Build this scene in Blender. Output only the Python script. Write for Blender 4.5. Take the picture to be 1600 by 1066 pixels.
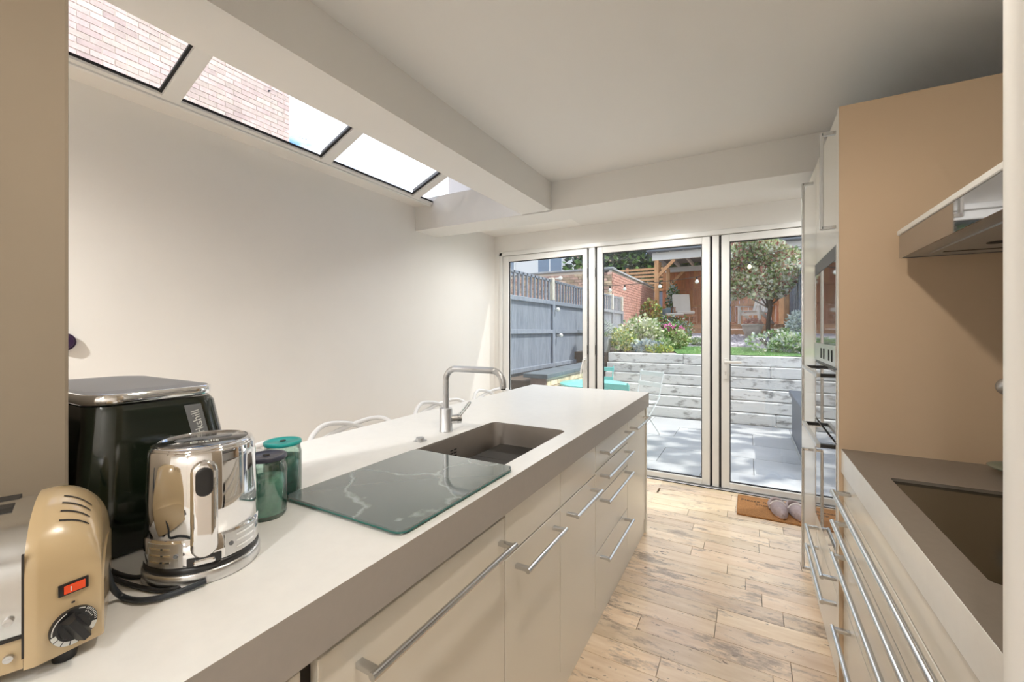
import bpy, bmesh, math, random
from mathutils import Vector, Matrix
random.seed(7)
R = math.radians
C = bpy.context.scene.collection
SC = bpy.context.scene
for o in list(bpy.data.objects): bpy.data.objects.remove(o)

# ------------------------------------------------------------------ camera
cam = bpy.data.cameras.new('camera'); co = bpy.data.objects.new('camera', cam); C.objects.link(co)
co.location = (0, 0, 1.33); co.rotation_euler = (R(90), 0, R(29.2))
cam.sensor_width = 36; cam.lens = 660/1600*36; cam.shift_y = -0.01; cam.clip_start = 0.02; cam.clip_end = 300
SC.camera = co
SC.view_settings.view_transform = 'Standard'; SC.view_settings.look = 'None'
SC.view_settings.gamma = 1; SC.view_settings.use_curve_mapping = False
SC.view_settings.exposure = 0.4

# ------------------------------------------------------------------ world, sun, lights
w = bpy.data.worlds.new('sky'); SC.world = w; w.use_nodes = True
nt = w.node_tree; nt.nodes.clear()
N = nt.nodes.new; L = nt.links.new
tc = N('ShaderNodeTexCoord'); mp = N('ShaderNodeMapping'); mp.inputs['Scale'].default_value = (1.6, 1.6, 3.2)
ns = N('ShaderNodeTexNoise'); ns.inputs['Scale'].default_value = 2.2; ns.inputs['Detail'].default_value = 7; ns.inputs['Roughness'].default_value = .6
cr = N('ShaderNodeValToRGB')
cr.color_ramp.elements[0].position = .40; cr.color_ramp.elements[0].color = (.17, .40, .86, 1)
cr.color_ramp.elements[1].position = .52; cr.color_ramp.elements[1].color = (1, 1, 1, 1)
bg = N('ShaderNodeBackground'); bg.inputs['Strength'].default_value = 1.6
wo = N('ShaderNodeOutputWorld')
L(tc.outputs['Generated'], mp.inputs[0]); L(mp.outputs[0], ns.inputs['Vector']); L(ns.outputs[0], cr.inputs[0])
L(cr.outputs[0], bg.inputs[0]); L(bg.outputs[0], wo.inputs[0])

def light(name, kind, loc, energy, color=(1, 1, 1), target=None, **kw):
    d = bpy.data.lights.new(name, kind); d.energy = energy; d.color = color
    for k, v in kw.items(): setattr(d, k, v)
    o = bpy.data.objects.new(name, d); C.objects.link(o); o.location = loc
    if target is not None:
        o.rotation_euler = (Vector(target)-Vector(loc)).to_track_quat('-Z', 'Y').to_euler()
    return o
SUN = Vector((.52, .30, .80)).normalized()
light('sun', 'SUN', (5, 5, 10), 5.0, (1, .95, .87), target=Vector((5, 5, 10))-SUN, angle=R(1.2))
# recessed ceiling spots; unseen ones behind camera and wall end are added fill
for x, y, e in ((-.16, .75, 30), (-.16, -.9, 36), (.3, -2.0, 60), (-1.75, -.7, 130), (-1.3, -2.0, 110), (-1.5, 3.40, 30), (-.62, 3.40, 26), (.45, 3.40, 16)):
    light('ceiling_spot_and_fill', 'SPOT', (x, y, 2.345), e, (1, .90, .77) if y == .75 else (1, .985, .955), target=(x, y, 0), shadow_soft_size=.04, spot_size=R(165), spot_blend=.6)

# ------------------------------------------------------------------ materials
def mat(name, col, rough=.5, metal=0., var=0., scale=8., stretch=(1, 1, 1), rand=0., bump=0., bscale=None, coat=0., spec=None,
        col2=None, ramp=(.4, .6), detail=4., trans=0., emis=None, hue=0.):
    m = bpy.data.materials.new(name); m.use_nodes = True
    t = m.node_tree; b = t.nodes['Principled BSDF']; n = t.nodes.new; l = t.links.new
    b.inputs['Roughness'].default_value = rough; b.inputs['Metallic'].default_value = metal
    if spec is not None: b.inputs['Specular IOR Level'].default_value = spec
    if coat: b.inputs['Coat Weight'].default_value = coat; b.inputs['Coat Roughness'].default_value = .08
    if trans: b.inputs['Transmission Weight'].default_value = trans
    if emis: b.inputs['Emission Color'].default_value = (*emis[0], 1); b.inputs['Emission Strength'].default_value = emis[1]
    c4 = (*col, 1); b.inputs['Base Color'].default_value = c4
    out = None
    if var or col2 or bump:
        g = n('ShaderNodeNewGeometry'); mpn = n('ShaderNodeMapping'); mpn.inputs['Scale'].default_value = stretch
        l(g.outputs['Position'], mpn.inputs[0])
        if rand:
            oi = n('ShaderNodeObjectInfo'); vm = n('ShaderNodeVectorMath'); vm.operation = 'SCALE'
            cb = n('ShaderNodeCombineXYZ'); [l(oi.outputs['Random'], cb.inputs[i]) for i in range(3)]
            l(cb.outputs[0], vm.inputs[0]); vm.inputs['Scale'].default_value = 37.
            l(vm.outputs[0], mpn.inputs['Location'])
        tx = n('ShaderNodeTexNoise'); tx.inputs['Scale'].default_value = scale; tx.inputs['Detail'].default_value = detail; tx.inputs['Roughness'].default_value = .6
        l(mpn.outputs[0], tx.inputs['Vector'])
        rp = n('ShaderNodeValToRGB'); rp.color_ramp.elements[0].position = ramp[0]; rp.color_ramp.elements[1].position = ramp[1]
        if col2: rp.color_ramp.elements[0].color = (*col2, 1); rp.color_ramp.elements[1].color = c4
        else:
            rp.color_ramp.elements[0].position = .3; rp.color_ramp.elements[1].position = .7
            rp.color_ramp.elements[0].color = (*[max(0, x*(1-var)) for x in col], 1); rp.color_ramp.elements[1].color = (*[min(1, x*(1+var)) for x in col], 1)
        l(tx.outputs[0], rp.inputs[0]); out = rp.outputs[0]
        if bump:
            bp = n('ShaderNodeBump'); bp.inputs['Strength'].default_value = bump; bp.inputs['Distance'].default_value = .01
            if bscale:
                t2 = n('ShaderNodeTexNoise'); t2.inputs['Scale'].default_value = bscale; l(mpn.outputs[0], t2.inputs['Vector']); l(t2.outputs[0], bp.inputs['Height'])
            else: l(tx.outputs[0], bp.inputs['Height'])
            l(bp.outputs[0], b.inputs['Normal'])
    if rand:
        oi2 = n('ShaderNodeObjectInfo'); hs = n('ShaderNodeHueSaturation')
        mr = n('ShaderNodeMapRange'); mr.inputs['To Min'].default_value = 1-rand; mr.inputs['To Max'].default_value = 1+rand
        l(oi2.outputs['Random'], mr.inputs['Value']); l(mr.outputs[0], hs.inputs['Value'])
        if hue:
            mr2 = n('ShaderNodeMapRange'); mr2.inputs['To Min'].default_value = .5-hue; mr2.inputs['To Max'].default_value = .5+hue
            ml = n('ShaderNodeMath'); ml.operation = 'FRACT'; mm = n('ShaderNodeMath'); mm.operation = 'MULTIPLY'; mm.inputs[1].default_value = 7.31
            l(oi2.outputs['Random'], mm.inputs[0]); l(mm.outputs[0], ml.inputs[0]); l(ml.outputs[0], mr2.inputs['Value']); l(mr2.outputs[0], hs.inputs['Hue'])
        if out: l(out, hs.inputs['Color'])
        else: hs.inputs['Color'].default_value = c4
        out = hs.outputs[0]
    if out: l(out, b.inputs['Base Color'])
    return m

def glass_mat(name, refl=.09, tint=(.97, .985, .98), rough=0.0):
    m = bpy.data.materials.new(name); m.use_nodes = True; t = m.node_tree; t.nodes.clear(); n = t.nodes.new; l = t.links.new
    o = n('ShaderNodeOutputMaterial'); mx = n('ShaderNodeMixShader'); tr = n('ShaderNodeBsdfTransparent'); gl = n('ShaderNodeBsdfGlossy')
    lw = n('ShaderNodeLayerWeight'); lw.inputs[0].default_value = .12
    md = n('ShaderNodeMath'); md.operation = 'MULTIPLY_ADD'; md.inputs[1].default_value = .7; md.inputs[2].default_value = refl
    tr.inputs[0].default_value = (*tint, 1); gl.inputs['Roughness'].default_value = rough
    l(lw.outputs['Fresnel'], md.inputs[0]); l(md.outputs[0], mx.inputs[0]); l(tr.outputs[0], mx.inputs[1]); l(gl.outputs[0], mx.inputs[2]); l(mx.outputs[0], o.inputs[0])
    return m

def floor_mat():
    m = mat('worn_oak_board', (.92, .75, .56), rough=.33, rand=.13, hue=.006, col2=(.76, .57, .38), ramp=(.3, .72), scale=5, stretch=(1, 6, 1), bump=.08, coat=.25)
    t = m.node_tree; n = t.nodes.new; l = t.links.new; b = t.nodes['Principled BSDF']
    src = b.inputs['Base Color'].links[0].from_socket
    mpn = [x for x in t.nodes if x.type == 'MAPPING'][0]
    def fleck(scale, p0, p1, col, prev, st):
        g2 = n('ShaderNodeMapping'); g2.inputs['Scale'].default_value = st; l(mpn.outputs[0], g2.inputs[0])
        x = n('ShaderNodeTexNoise'); x.inputs['Scale'].default_value = scale; x.inputs['Detail'].default_value = 6; x.inputs['Roughness'].default_value = .75; l(g2.outputs[0], x.inputs['Vector'])
        r = n('ShaderNodeValToRGB'); r.color_ramp.elements[0].position = p0; r.color_ramp.elements[1].position = p1
        r.color_ramp.elements[0].color = (1, 1, 1, 1); r.color_ramp.elements[1].color = (0, 0, 0, 1); l(x.outputs[0], r.inputs[0])
        mx = n('ShaderNodeMixRGB'); mx.blend_type = 'MIX'; l(r.outputs[0], mx.inputs[0]); l(prev, mx.inputs[1]); mx.inputs[2].default_value = (*col, 1)
        return mx.outputs[0]
    s = fleck(9, .35, .38, (.22, .15, .10), src, (1.4, .55, 1))
    s = fleck(3.2, .36, .46, (.40, .30, .22), s, (1, .5, 1))
    l(s, b.inputs['Base Color'])
    return m

M = {}
def D(k, *a, **kw): M[k] = mat(k, *a, **kw)
D('white_wall', (.88, .865, .835), .75, var=.015, scale=2)
D('ceiling_paint', (.80, .79, .765), .8)
D('cream_wall_shaded', (.33, .27, .20), .7, var=.02, scale=3)  # wall paint darkened to beige, its shade put into the colour
D('upvc', (.84, .84, .82), .28, coat=.2)
D('black_gasket', (.012, .012, .016), .5)
D('worktop', (.80, .79, .76), .32, var=.02, scale=30, coat=.15)
D('worktop_edge', (.40, .37, .34), .45, var=.02, scale=60)
D('worktop_right', (.22, .19, .16), .32, var=.04, scale=60)
D('cream_front', (.76, .725, .645), .30, coat=.35)
D('panel_beige', (.66, .50, .345), .45)
D('carcass', (.55, .53, .5), .6)
D('dark_gap', (.03, .025, .02), .8)
D('steel', (.66, .66, .66), .28, metal=1, var=.03, scale=40, stretch=(1, 1, .1))
D('handle_steel', (.62, .63, .64), .26, metal=1)
D('matt_steel', (.50, .505, .515), .42, metal=.85)
D('chrome', (.86, .86, .87), .05, metal=1)
D('sink_steel', (.52, .475, .43), .36, metal=.8, var=.05, scale=6)
D('toaster_cream', (.56, .42, .24), .25, coat=.7)
D('steel_panel', (.72, .74, .75), .22, metal=1, var=.06, scale=20)
D('black_plastic', (.016, .016, .017), .35)
D('rubber', (.022, .028, .036), .4)
D('fryer_black', (.006, .010, .005), .16, coat=.5)
D('fryer_lid', (.19, .20, .225), .35)
D('grey_plastic', (.17, .175, .18), .35)
D('red_plastic', (.55, .05, .02), .25, emis=((.8, .1, .02), .25))
D('white_print', (.75, .76, .72), .5)
D('dark_navy_lid', (.05, .055, .085), .35)
D('teal_lid', (.02, .40, .38), .35)
D('teal_fill', (.16, .42, .34), .6, var=.2, scale=60)
D('dark_teal_fill', (.03, .17, .15), .5, var=.4, scale=50)
D('white_plastic', (.84, .84, .84), .25)
D('slipper_fabric', (.40, .32, .32), .95, var=.12, scale=60, bump=.3)
D('fleece', (.80, .74, .72), .95, bump=.4, scale=150, var=.08)
D('sole', (.46, .26, .16), .8)
D('coir', (.42, .195, .068), .98, var=.35, scale=170, bump=.8)
D('mat_print', (.05, .035, .025), .95)
D('black_glass', (.012, .012, .012), .04, coat=.6)
D('oven_glass', (.30, .30, .31), .03, metal=.85)
D('mirror_black', (.42, .42, .44), .04, metal=.95)
D('hob_glass', (.020, .015, .006), .12)
D('purple_black', (.03, .012, .05), .4)
D('dish_green', (.26, .29, .22), .35)
D('paving', (.40, .41, .425), .55, var=.10, scale=1.8, rand=.07, bump=.1, bscale=20)
D('grout', (.20, .20, .20), .9)
D('sleeper', (.70, .70, .685), .8, col2=(.28, .27, .26), ramp=(.34, .46), scale=7, stretch=(.8, 1, 1.8), bump=.5, bscale=25, rand=.06, detail=8)
D('soil', (.09, .065, .05), .95, var=.3, scale=20)
D('lawn', (.22, .37, .15), .9, var=.15, scale=3)
D('grass', (.26, .43, .17), .7, rand=.1)
D('slate', (.33, .30, .34), .7, var=.4, scale=8)
D('fence_blue', (.12, .145, .195), .55, col2=(.22, .25, .30), ramp=(.4, .75), scale=6, stretch=(6, 6, .7), rand=.10, bump=.2)
D('old_wood', (.55, .53, .46), .85, var=.25, scale=10, stretch=(4, 4, 1))
D('brick_red', (.56, .31, .23), .85, var=.25, scale=8, rand=.28, hue=.02, bump=.4, bscale=60)
D('brick_stock', (.56, .40, .30), .85, var=.3, scale=8, rand=.32, hue=.03, bump=.4, bscale=60)
D('brick_yellow', (.60, .50, .35), .85, var=.3, scale=10, rand=.25, hue=.02, bump=.4, bscale=60)
D('brick_pale', (.62, .50, .45), .85, var=.15, scale=9, rand=.16, hue=.02, bump=.3, bscale=50)
D('mortar', (.74, .66, .56), .95)
D('coping', (.36, .37, .38), .8, var=.15, scale=8)
D('coping_slate', (.10, .12, .14), .6, var=.2, scale=8)
D('render_brown', (.20, .14, .125), .85, var=.15, scale=6)
D('cedar', (.48, .19, .075), .55, var=.28, scale=4, stretch=(5, 5, .5), rand=.14, hue=.008)
D('cedar_light', (.62, .33, .15), .55, var=.18, scale=5, stretch=(5, 5, 1))
D('deck_wood', (.50, .26, .13), .6, var=.2, scale=5, stretch=(.6, 6, 6), rand=.1)
D('white_wood', (.70, .69, .66), .6)
D('roof_felt', (.16, .18, .215), .7)
D('turquoise', (.20, .60, .58), .35, coat=.3)
D('pale_metal', (.74, .76, .76), .4)
D('storage', (.075, .085, .115), .4)
D('cushion', (.72, .67, .60), .9)
D('chair_wood', (.40, .17, .08), .5)
D('stone_pot', (.36, .33, .29), .85, var=.15, scale=10)
D('zinc', (.40, .43, .44), .5, metal=.4)
D('cloth_blue', (.25, .33, .36), .9)
D('render_white', (.80, .80, .78), .8)
D('house_glass', (.25, .30, .36), .1)
D('bark', (.13, .095, .07), .9, var=.4, scale=12, stretch=(3, 3, .5), bump=.6)
D('cable_black', (.02, .02, .022), .5)
D('bulb', (.85, .85, .80), .15)
D('bulb_lit', (.9, .85, .6), .2, emis=((1, .85, .5), 1.2))
D('fence_right', (.25, .30, .38), .7, var=.15, scale=6, rand=.08)
LEAF = {'yellow': (.50, .50, .10), 'cream': (.62, .66, .40), 'green': (.13, .26, .06), 'mid': (.24, .36, .13), 'dark': (.05, .085, .06), 'silver': (.44, .50, .48),
        'pink': (.72, .26, .48), 'blush': (.74, .60, .50), 'redleaf': (.32, .08, .05), 'pale': (.70, .71, .60), 'olive': (.26, .28, .09), 'blue': (.28, .36, .42), 'rose': (.50, .24, .20),
        'debris': (.05, .05, .08)}
for k, v in LEAF.items(): M['leaf_'+k] = mat('leaf_'+k, v, .55, var=.3, scale=25)
M['floor'] = floor_mat()
M['glass'] = glass_mat('door_glass', .05)
M['roof_glass'] = glass_mat('roof_glass', .04, (.93, .95, .97))
M['jar_glass'] = glass_mat('jar_glass', .12, (.86, .94, .90))
M['droplet'] = mat('droplet', (.55, .58, .62), .2)

# marbled glass worktop saver
def marble():
    m = bpy.data.materials.new('marble_glass'); m.use_nodes = True; t = m.node_tree; b = t.nodes['Principled BSDF']; n = t.nodes.new; l = t.links.new
    g = n('ShaderNodeNewGeometry'); d = n('ShaderNodeTexNoise'); d.inputs['Scale'].default_value = 5; d.inputs['Detail'].default_value = 6
    l(g.outputs['Position'], d.inputs['Vector'])
    mx = n('ShaderNodeMixRGB'); mx.inputs[0].default_value = .22; l(g.outputs['Position'], mx.inputs[1]); l(d.outputs['Color'], mx.inputs[2])
    v = n('ShaderNodeTexVoronoi'); v.feature = 'DISTANCE_TO_EDGE'; v.inputs['Scale'].default_value = 4.0; l(mx.outputs[0], v.inputs['Vector'])
    r = n('ShaderNodeValToRGB'); e = r.color_ramp.elements; e[0].position = 0; e[0].color = (.34, .40, .40, 1); e[1].position = .024; e[1].color = (.145, .18, .18, 1)
    l(v.outputs['Distance'], r.inputs[0])
    ns_ = n('ShaderNodeTexNoise'); ns_.inputs['Scale'].default_value = 6; l(g.outputs['Position'], ns_.inputs['Vector'])
    r2 = n('ShaderNodeValToRGB'); r2.color_ramp.elements[0].position = .42; r2.color_ramp.elements[0].color = (0, 0, 0, 1); r2.color_ramp.elements[1].position = .62
    l(ns_.outputs[0], r2.inputs[0])
    m2 = n('ShaderNodeMixRGB'); l(r2.outputs[0], m2.inputs[0]); m2.inputs[1].default_value = (.145, .18, .18, 1); l(r.outputs[0], m2.inputs[2])
    l(m2.outputs[0], b.inputs['Base Color']); b.inputs['Roughness'].default_value = .05; b.inputs['Coat Weight'].default_value = 1; b.inputs['Coat Roughness'].default_value = .02
    return m
M['marble'] = marble(); D('glass_edge', (.02, .16, .14), .1)

# ------------------------------------------------------------------ mesh builder
class MB:
    def __init__(s): s.v = []; s.f = []; s.sm = []; s.mi = []; s.cur = 0
    def add(s, vs, fs, smooth=False):
        b = len(s.v); s.v += [Vector(x) for x in vs]; s.f += [[b+i for i in f] for f in fs]; s.sm += [smooth]*len(fs); s.mi += [s.cur]*len(fs); return s
    def m(s, i): s.cur = i; return s
    def box(s, a, b, rot=None, c=None):
        x0, y0, z0 = a; x1, y1, z1 = b
        vs = [Vector(p) for p in ((x0, y0, z0), (x1, y0, z0), (x1, y1, z0), (x0, y1, z0), (x0, y0, z1), (x1, y0, z1), (x1, y1, z1), (x0, y1, z1))]
        if rot is not None:
            cc = Vector(c) if c is not None else (Vector(a)+Vector(b))/2
            vs = [rot @ (v-cc)+cc for v in vs]
        return s.add(vs, [(0, 3, 2, 1), (4, 5, 6, 7), (0, 1, 5, 4), (1, 2, 6, 5), (2, 3, 7, 6), (3, 0, 4, 7)])
    def rbox(s, a, b, r=.004, seg=2):
        bm = bmesh.new(); bmesh.ops.create_cube(bm, size=1)
        a = Vector(a); b = Vector(b); d = b-a; c = (a+b)/2
        for v in bm.verts: v.co = Vector((v.co.x*d.x, v.co.y*d.y, v.co.z*d.z))+c
        bmesh.ops.bevel(bm, geom=bm.edges[:], offset=min(r, min(abs(x) for x in d)*.45), segments=seg, profile=.5, affect='EDGES')
        bm.verts.index_update(); s.add([v.co.copy() for v in bm.verts], [[v.index for v in f.verts] for f in bm.faces]); bm.free(); return s
    def beam(s, p, q, wx, wy, up=(0, 0, 1)):
        p = Vector(p); q = Vector(q); d = (q-p).normalized(); u = Vector(up)
        if abs(d.dot(u)) > .98: u = Vector((0, 1, 0))
        a = d.cross(u).normalized()*wx/2; b = a.cross(d).normalized()*wy/2
        return s.add([p-a-b, p+a-b, p+a+b, p-a+b, q-a-b, q+a-b, q+a+b, q-a+b], [(0, 1, 2, 3), (7, 6, 5, 4), (0, 4, 5, 1), (1, 5, 6, 2), (2, 6, 7, 3), (3, 7, 4, 0)])
    def cyl(s, p, q, r, r2=None, n=20, caps=True):
        p = Vector(p); q = Vector(q); r2 = r if r2 is None else r2; d = (q-p).normalized()
        u = Vector((0, 0, 1)) if abs(d.z) < .9 else Vector((1, 0, 0)); a = d.cross(u).normalized(); b = d.cross(a)
        vs = []
        for c, rr in ((p, r), (q, r2)):
            for i in range(n): t = 2*math.pi*i/n; vs.append(c+a*rr*math.cos(t)+b*rr*math.sin(t))
        s.add(vs, [(i, (i+1) % n, n+(i+1) % n, n+i) for i in range(n)], True)
        if caps: s.add(vs[:n], [list(range(n))[::-1]]); s.add(vs[n:], [list(range(n))])
        return s
    def lathe(s, c, prof, n=32, smooth=True):
        c = Vector(c); vs = []
        for r, z in prof:
            for i in range(n): t = 2*math.pi*i/n; vs.append(c+Vector((r*math.cos(t), r*math.sin(t), z)))
        fs = []
        for k in range(len(prof)-1):
            for i in range(n): fs.append((k*n+i, k*n+(i+1) % n, (k+1)*n+(i+1) % n, (k+1)*n+i))
        return s.add(vs, fs, smooth)
    def tube(s, pts, r, n=10, closed=False, res=6, flat=1.):
        P = [Vector(p) for p in pts]
        if res:
            Q = []; m_ = len(P)
            for i in range(m_ if closed else m_-1):
                g = (lambda k: P[k % m_]) if closed else (lambda k: P[max(0, min(m_-1, k))])
                a, b, c, d = g(i-1), g(i), g(i+1), g(i+2)
                for j in range(res):
                    t = j/res; Q.append(.5*((2*b)+(c-a)*t+(2*a-5*b+4*c-d)*t*t+(3*b-a-3*c+d)*t**3))
            if not closed: Q.append(P[-1])
            P = Q
        m_ = len(P); vs = []; up = None
        for i in range(m_):
            d = (P[(i+1) % m_]-P[i-1]) if closed else (P[min(m_-1, i+1)]-P[max(0, i-1)])
            d.normalize()
            if up is None: up = Vector((0, 0, 1)) if abs(d.z) < .9 else Vector((1, 0, 0))
            a = d.cross(up)
            if a.length < 1e-4: a = d.orthogonal()
            a.normalize(); b = a.cross(d).normalized(); up = b
            for k in range(n): t = 2*math.pi*k/n; vs.append(P[i]+a*r*math.cos(t)+b*r*flat*math.sin(t))
        fs = [(i*n+k, i*n+(k+1) % n, ((i+1) % m_)*n+(k+1) % n, ((i+1) % m_)*n+k) for i in range(m_ if closed else m_-1) for k in range(n)]
        s.add(vs, fs, True)
        if not closed: s.add(vs[:n], [list(range(n))]); s.add(vs[-n:], [list(range(n))[::-1]])
        return s
    def ball(s, c, rx, ry=None, rz=None, n=14, m_=8):
        ry = ry or rx; rz = rz or rx; c = Vector(c); vs = [c+Vector((0, 0, -rz))]
        for j in range(1, m_):
            ph = math.pi*j/m_
            for i in range(n): t = 2*math.pi*i/n; vs.append(c+Vector((rx*math.sin(ph)*math.cos(t), ry*math.sin(ph)*math.sin(t), -rz*math.cos(ph))))
        vs.append(c+Vector((0, 0, rz))); e = len(vs)-1
        fs = [(0, 1+(i+1) % n, 1+i) for i in range(n)]
        for j in range(m_-2):
            for i in range(n): fs.append((1+j*n+i, 1+j*n+(i+1) % n, 1+(j+1)*n+(i+1) % n, 1+(j+1)*n+i))
        fs += [(e, 1+(m_-2)*n+i, 1+(m_-2)*n+(i+1) % n) for i in range(n)]
        return s.add(vs, fs, True)
    def prism(s, poly, axis, a, b):
        # poly: 2D points; axis 'x','y','z' = extrude direction
        f = {'x': lambda p, t: (t, p[0], p[1]), 'y': lambda p, t: (p[0], t, p[1]), 'z': lambda p, t: (p[0], p[1], t)}[axis]
        n = len(poly); vs = [f(p, a) for p in poly]+[f(p, b) for p in poly]
        return s.add(vs, [list(range(n))[::-1], list(range(n, 2*n))]+[(i, (i+1) % n, n+(i+1) % n, n+i) for i in range(n)])
    def build(s, name, material, parent=None, label=None, cat=None, group=None, kind=None, local=False, loc=None):
        me = bpy.data.meshes.new(name)
        vs = s.v
        if parent is not None and not local:
            inv = wm(parent).inverted(); vs = [inv @ v for v in vs]
        elif parent is None and not local:
            if loc is None:
                xs = [v.x for v in vs]; ys = [v.y for v in vs]; zs = [v.z for v in vs]
                loc = ((min(xs)+max(xs))/2, (min(ys)+max(ys))/2, min(zs))
            vs = [v-Vector(loc) for v in vs]
        me.from_pydata([tuple(v) for v in vs], [], s.f)
        me.polygons.foreach_set('use_smooth', s.sm); me.polygons.foreach_set('material_index', s.mi)
        for mm in (material if isinstance(material, (list, tuple)) else [material]): me.materials.append(M[mm] if isinstance(mm, str) else mm)
        me.update()
        if len(s.f) < 60000:
            bm = bmesh.new(); bm.from_mesh(me)
            if not kind == 'stuff': bmesh.ops.recalc_face_normals(bm, faces=bm.faces[:])
            bm.to_mesh(me); bm.free()
        o = bpy.data.objects.new(name, me); C.objects.link(o)
        if parent is not None: o.parent = parent
        elif loc is not None: o.location = loc
        return tag(o, label, cat, group, kind)
WMX = {}
def wm(o):
    m_ = Matrix.LocRotScale(o.location, o.rotation_euler, o.scale)
    return (wm(o.parent) @ m_) if o.parent else m_
def tag(o, label=None, cat=None, group=None, kind=None):
    for k, v in (('label', label), ('category', cat), ('group', group), ('kind', kind)):
        if v: o[k] = v
    return o
def thing(name, loc, label, cat, rz=0, group=None, kind=None):
    o = bpy.data.objects.new(name, None); C.objects.link(o); o.location = loc; o.rotation_euler = (0, 0, rz); o.empty_display_size = .1
    return tag(o, label, cat, group, kind)
def struct(name, loc=(0, 0, 0)):
    return thing(name, loc, None, None, kind='structure')
def copy_tree(o, parent=None):
    c = o.copy(); C.objects.link(c)
    if parent is not None: c.parent = parent
    for ch in [x for x in o.children]: copy_tree(ch, c)
    return c
def text(body, size, material, parent, name='lettering', loc=(0, 0, 0), rot=(0, 0, 0), ext=.0003, frame=None):
    cu = bpy.data.curves.new('t', 'FONT'); cu.body = body; cu.size = size; cu.align_x = 'CENTER'; cu.align_y = 'CENTER'; cu.extrude = ext
    to = bpy.data.objects.new('t', cu); C.objects.link(to)
    dg = bpy.context.evaluated_depsgraph_get(); me = bpy.data.meshes.new_from_object(to.evaluated_get(dg)); bpy.data.objects.remove(to)
    me.materials.clear(); me.materials.append(M[material])
    mt = frame if frame is not None else Matrix.LocRotScale(Vector(loc), __import__('mathutils').Euler(rot), None)
    inv = wm(parent).inverted() if parent else Matrix()
    me.transform(inv @ mt)
    o = bpy.data.objects.new(name, me); C.objects.link(o); o.parent = parent
    return o
_unit = {}
def unit_box(material, bev=.0):
    k = (material, bev)
    if k not in _unit:
        b = MB().rbox((-.5, -.5, -.5), (.5, .5, .5), bev, 1) if bev else MB().box((-.5, -.5, -.5), (.5, .5, .5))
        me = bpy.data.meshes.new('piece'); me.from_pydata([tuple(v) for v in b.v], [], b.f); me.materials.append(M[material]); me.update(); _unit[k] = me
    return _unit[k]
def piece(name, a, b, material, parent, bev=.03, rz=0, rx=0):
    o = bpy.data.objects.new(name, unit_box(material, bev)); C.objects.link(o); o.parent = parent
    a = Vector(a); b = Vector(b); o.location = wm(parent).inverted() @ ((a+b)/2); o.scale = b-a; o.rotation_euler = (rx, 0, rz)
    return o

# ================================================================== ROOM SHELL
XL, XR, YB, YN = -2.43, .95, 3.95, -2.6
fl = struct('floor', (0, 0, 0))
MB().box((XL, YN, -.12), (XR, YB, -.022)).build('subfloor', 'dark_gap', fl)
random.seed(3)
y = .55; W_ = .1135; row = 0
while y < YB-.02:
    y1 = min(y+W_, YB); x = -.62-random.random()*.35; off = 0
    while x < XR-.02:
        ln = random.uniform(.38, .88); x1 = min(x+ln, XR)
        if x1 > -.62:
            piece('floor_board', (max(x, -.66), y+.0014, -.02), (x1-.0025, y1-.0014, random.uniform(-.0012, .0)), 'floor', fl, .0)
        x = x1
    y = y1; row += 1
MB().box((XL, YN, -.022), (-.66, YB, 0)).box((-.66, YN, -.022), (XR, .55, 0)).build('plain_floor_area', 'floor', fl)

MB().box((XL-.12, YN, 0), (XL, YB+.1, 2.365)).build('wall_left', 'white_wall', kind='structure')
wb = struct('wall_back', (0, YB, 0))
MB().box((XL-.12, YB, 0), (-2.33, YB+.1, 2.6)).box((-2.33, YB, 2.16), (XR+.1, YB+.1, 2.75)).build('wall_surface', 'white_wall', wb)
MB().box((XR, YN, 0), (XR+.12, YB+.1, 2.75)).build('wall_right', 'white_wall', kind='structure')
MB().box((XL-.12, YN-.1, 0), (XR+.12, YN, 2.75)).build('wall_rear', 'white_wall', kind='structure')
MB().box((-1.42, YN, 2.36), (XR, YB, 2.7)).build('ceiling', 'ceiling_paint', kind='structure')
MB().box((-1.42, YN, 2.165), (-1.193, 2.70, 2.3601)).box((-1.42, YN, 2.3602), (-1.38, 2.69, 2.74)).build('trim_1', 'ceiling_paint', kind='structure')      # long dropped beam
MB().box((XL, 2.69, 2.165), (XR, 2.975, 2.3601)).box((XL, 2.69, 2.36), (-1.42, 2.975, 2.42)).build('trim_2', 'ceiling_paint', kind='structure')     # cross beam over the whole width
MB().box((XL-.12, YN, 2.365), (-2.272, 2.975, 2.40)).box((XL-.12, 2.975, 2.36), (-1.4201, YB, 2.46)).box((-2.272, 2.93, 2.365), (-1.42, 3.0, 2.80)).box((-2.272, YN, 2.365), (-1.42, -.05, 2.62)).build('trim_4', 'white_wall', kind='structure')  # soffit below the roof light
# the wall end beside the toaster
wn = struct('wall_near', (-1.4, -.8, 0))
MB().rbox((-1.41, -1.4, 0), (-.995, .257, 2.36), .006).build('wall_surface', 'cream_wall_shaded', wn)
MB().rbox((-1.0, -.12, 1.404), (-.986, .168, 1.675), .006).build('wall_plate', 'cream_wall_shaded', wn)
# narrow cream post at the right edge (door jamb)
j = struct('trim_5', (.4, .4, 0))
MB().box((.252, .2, 0), (.9, .60, 2.36)).build('jamb_panel', 'cream_wall_shaded', j)
MB().cyl((.236, .606, 0), (.236, .606, 2.36), .0135, n=20).box((.236, .606, 0), (.9, .6195, 2.36)).build('jamb_bead', 'upvc', j)

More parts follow.
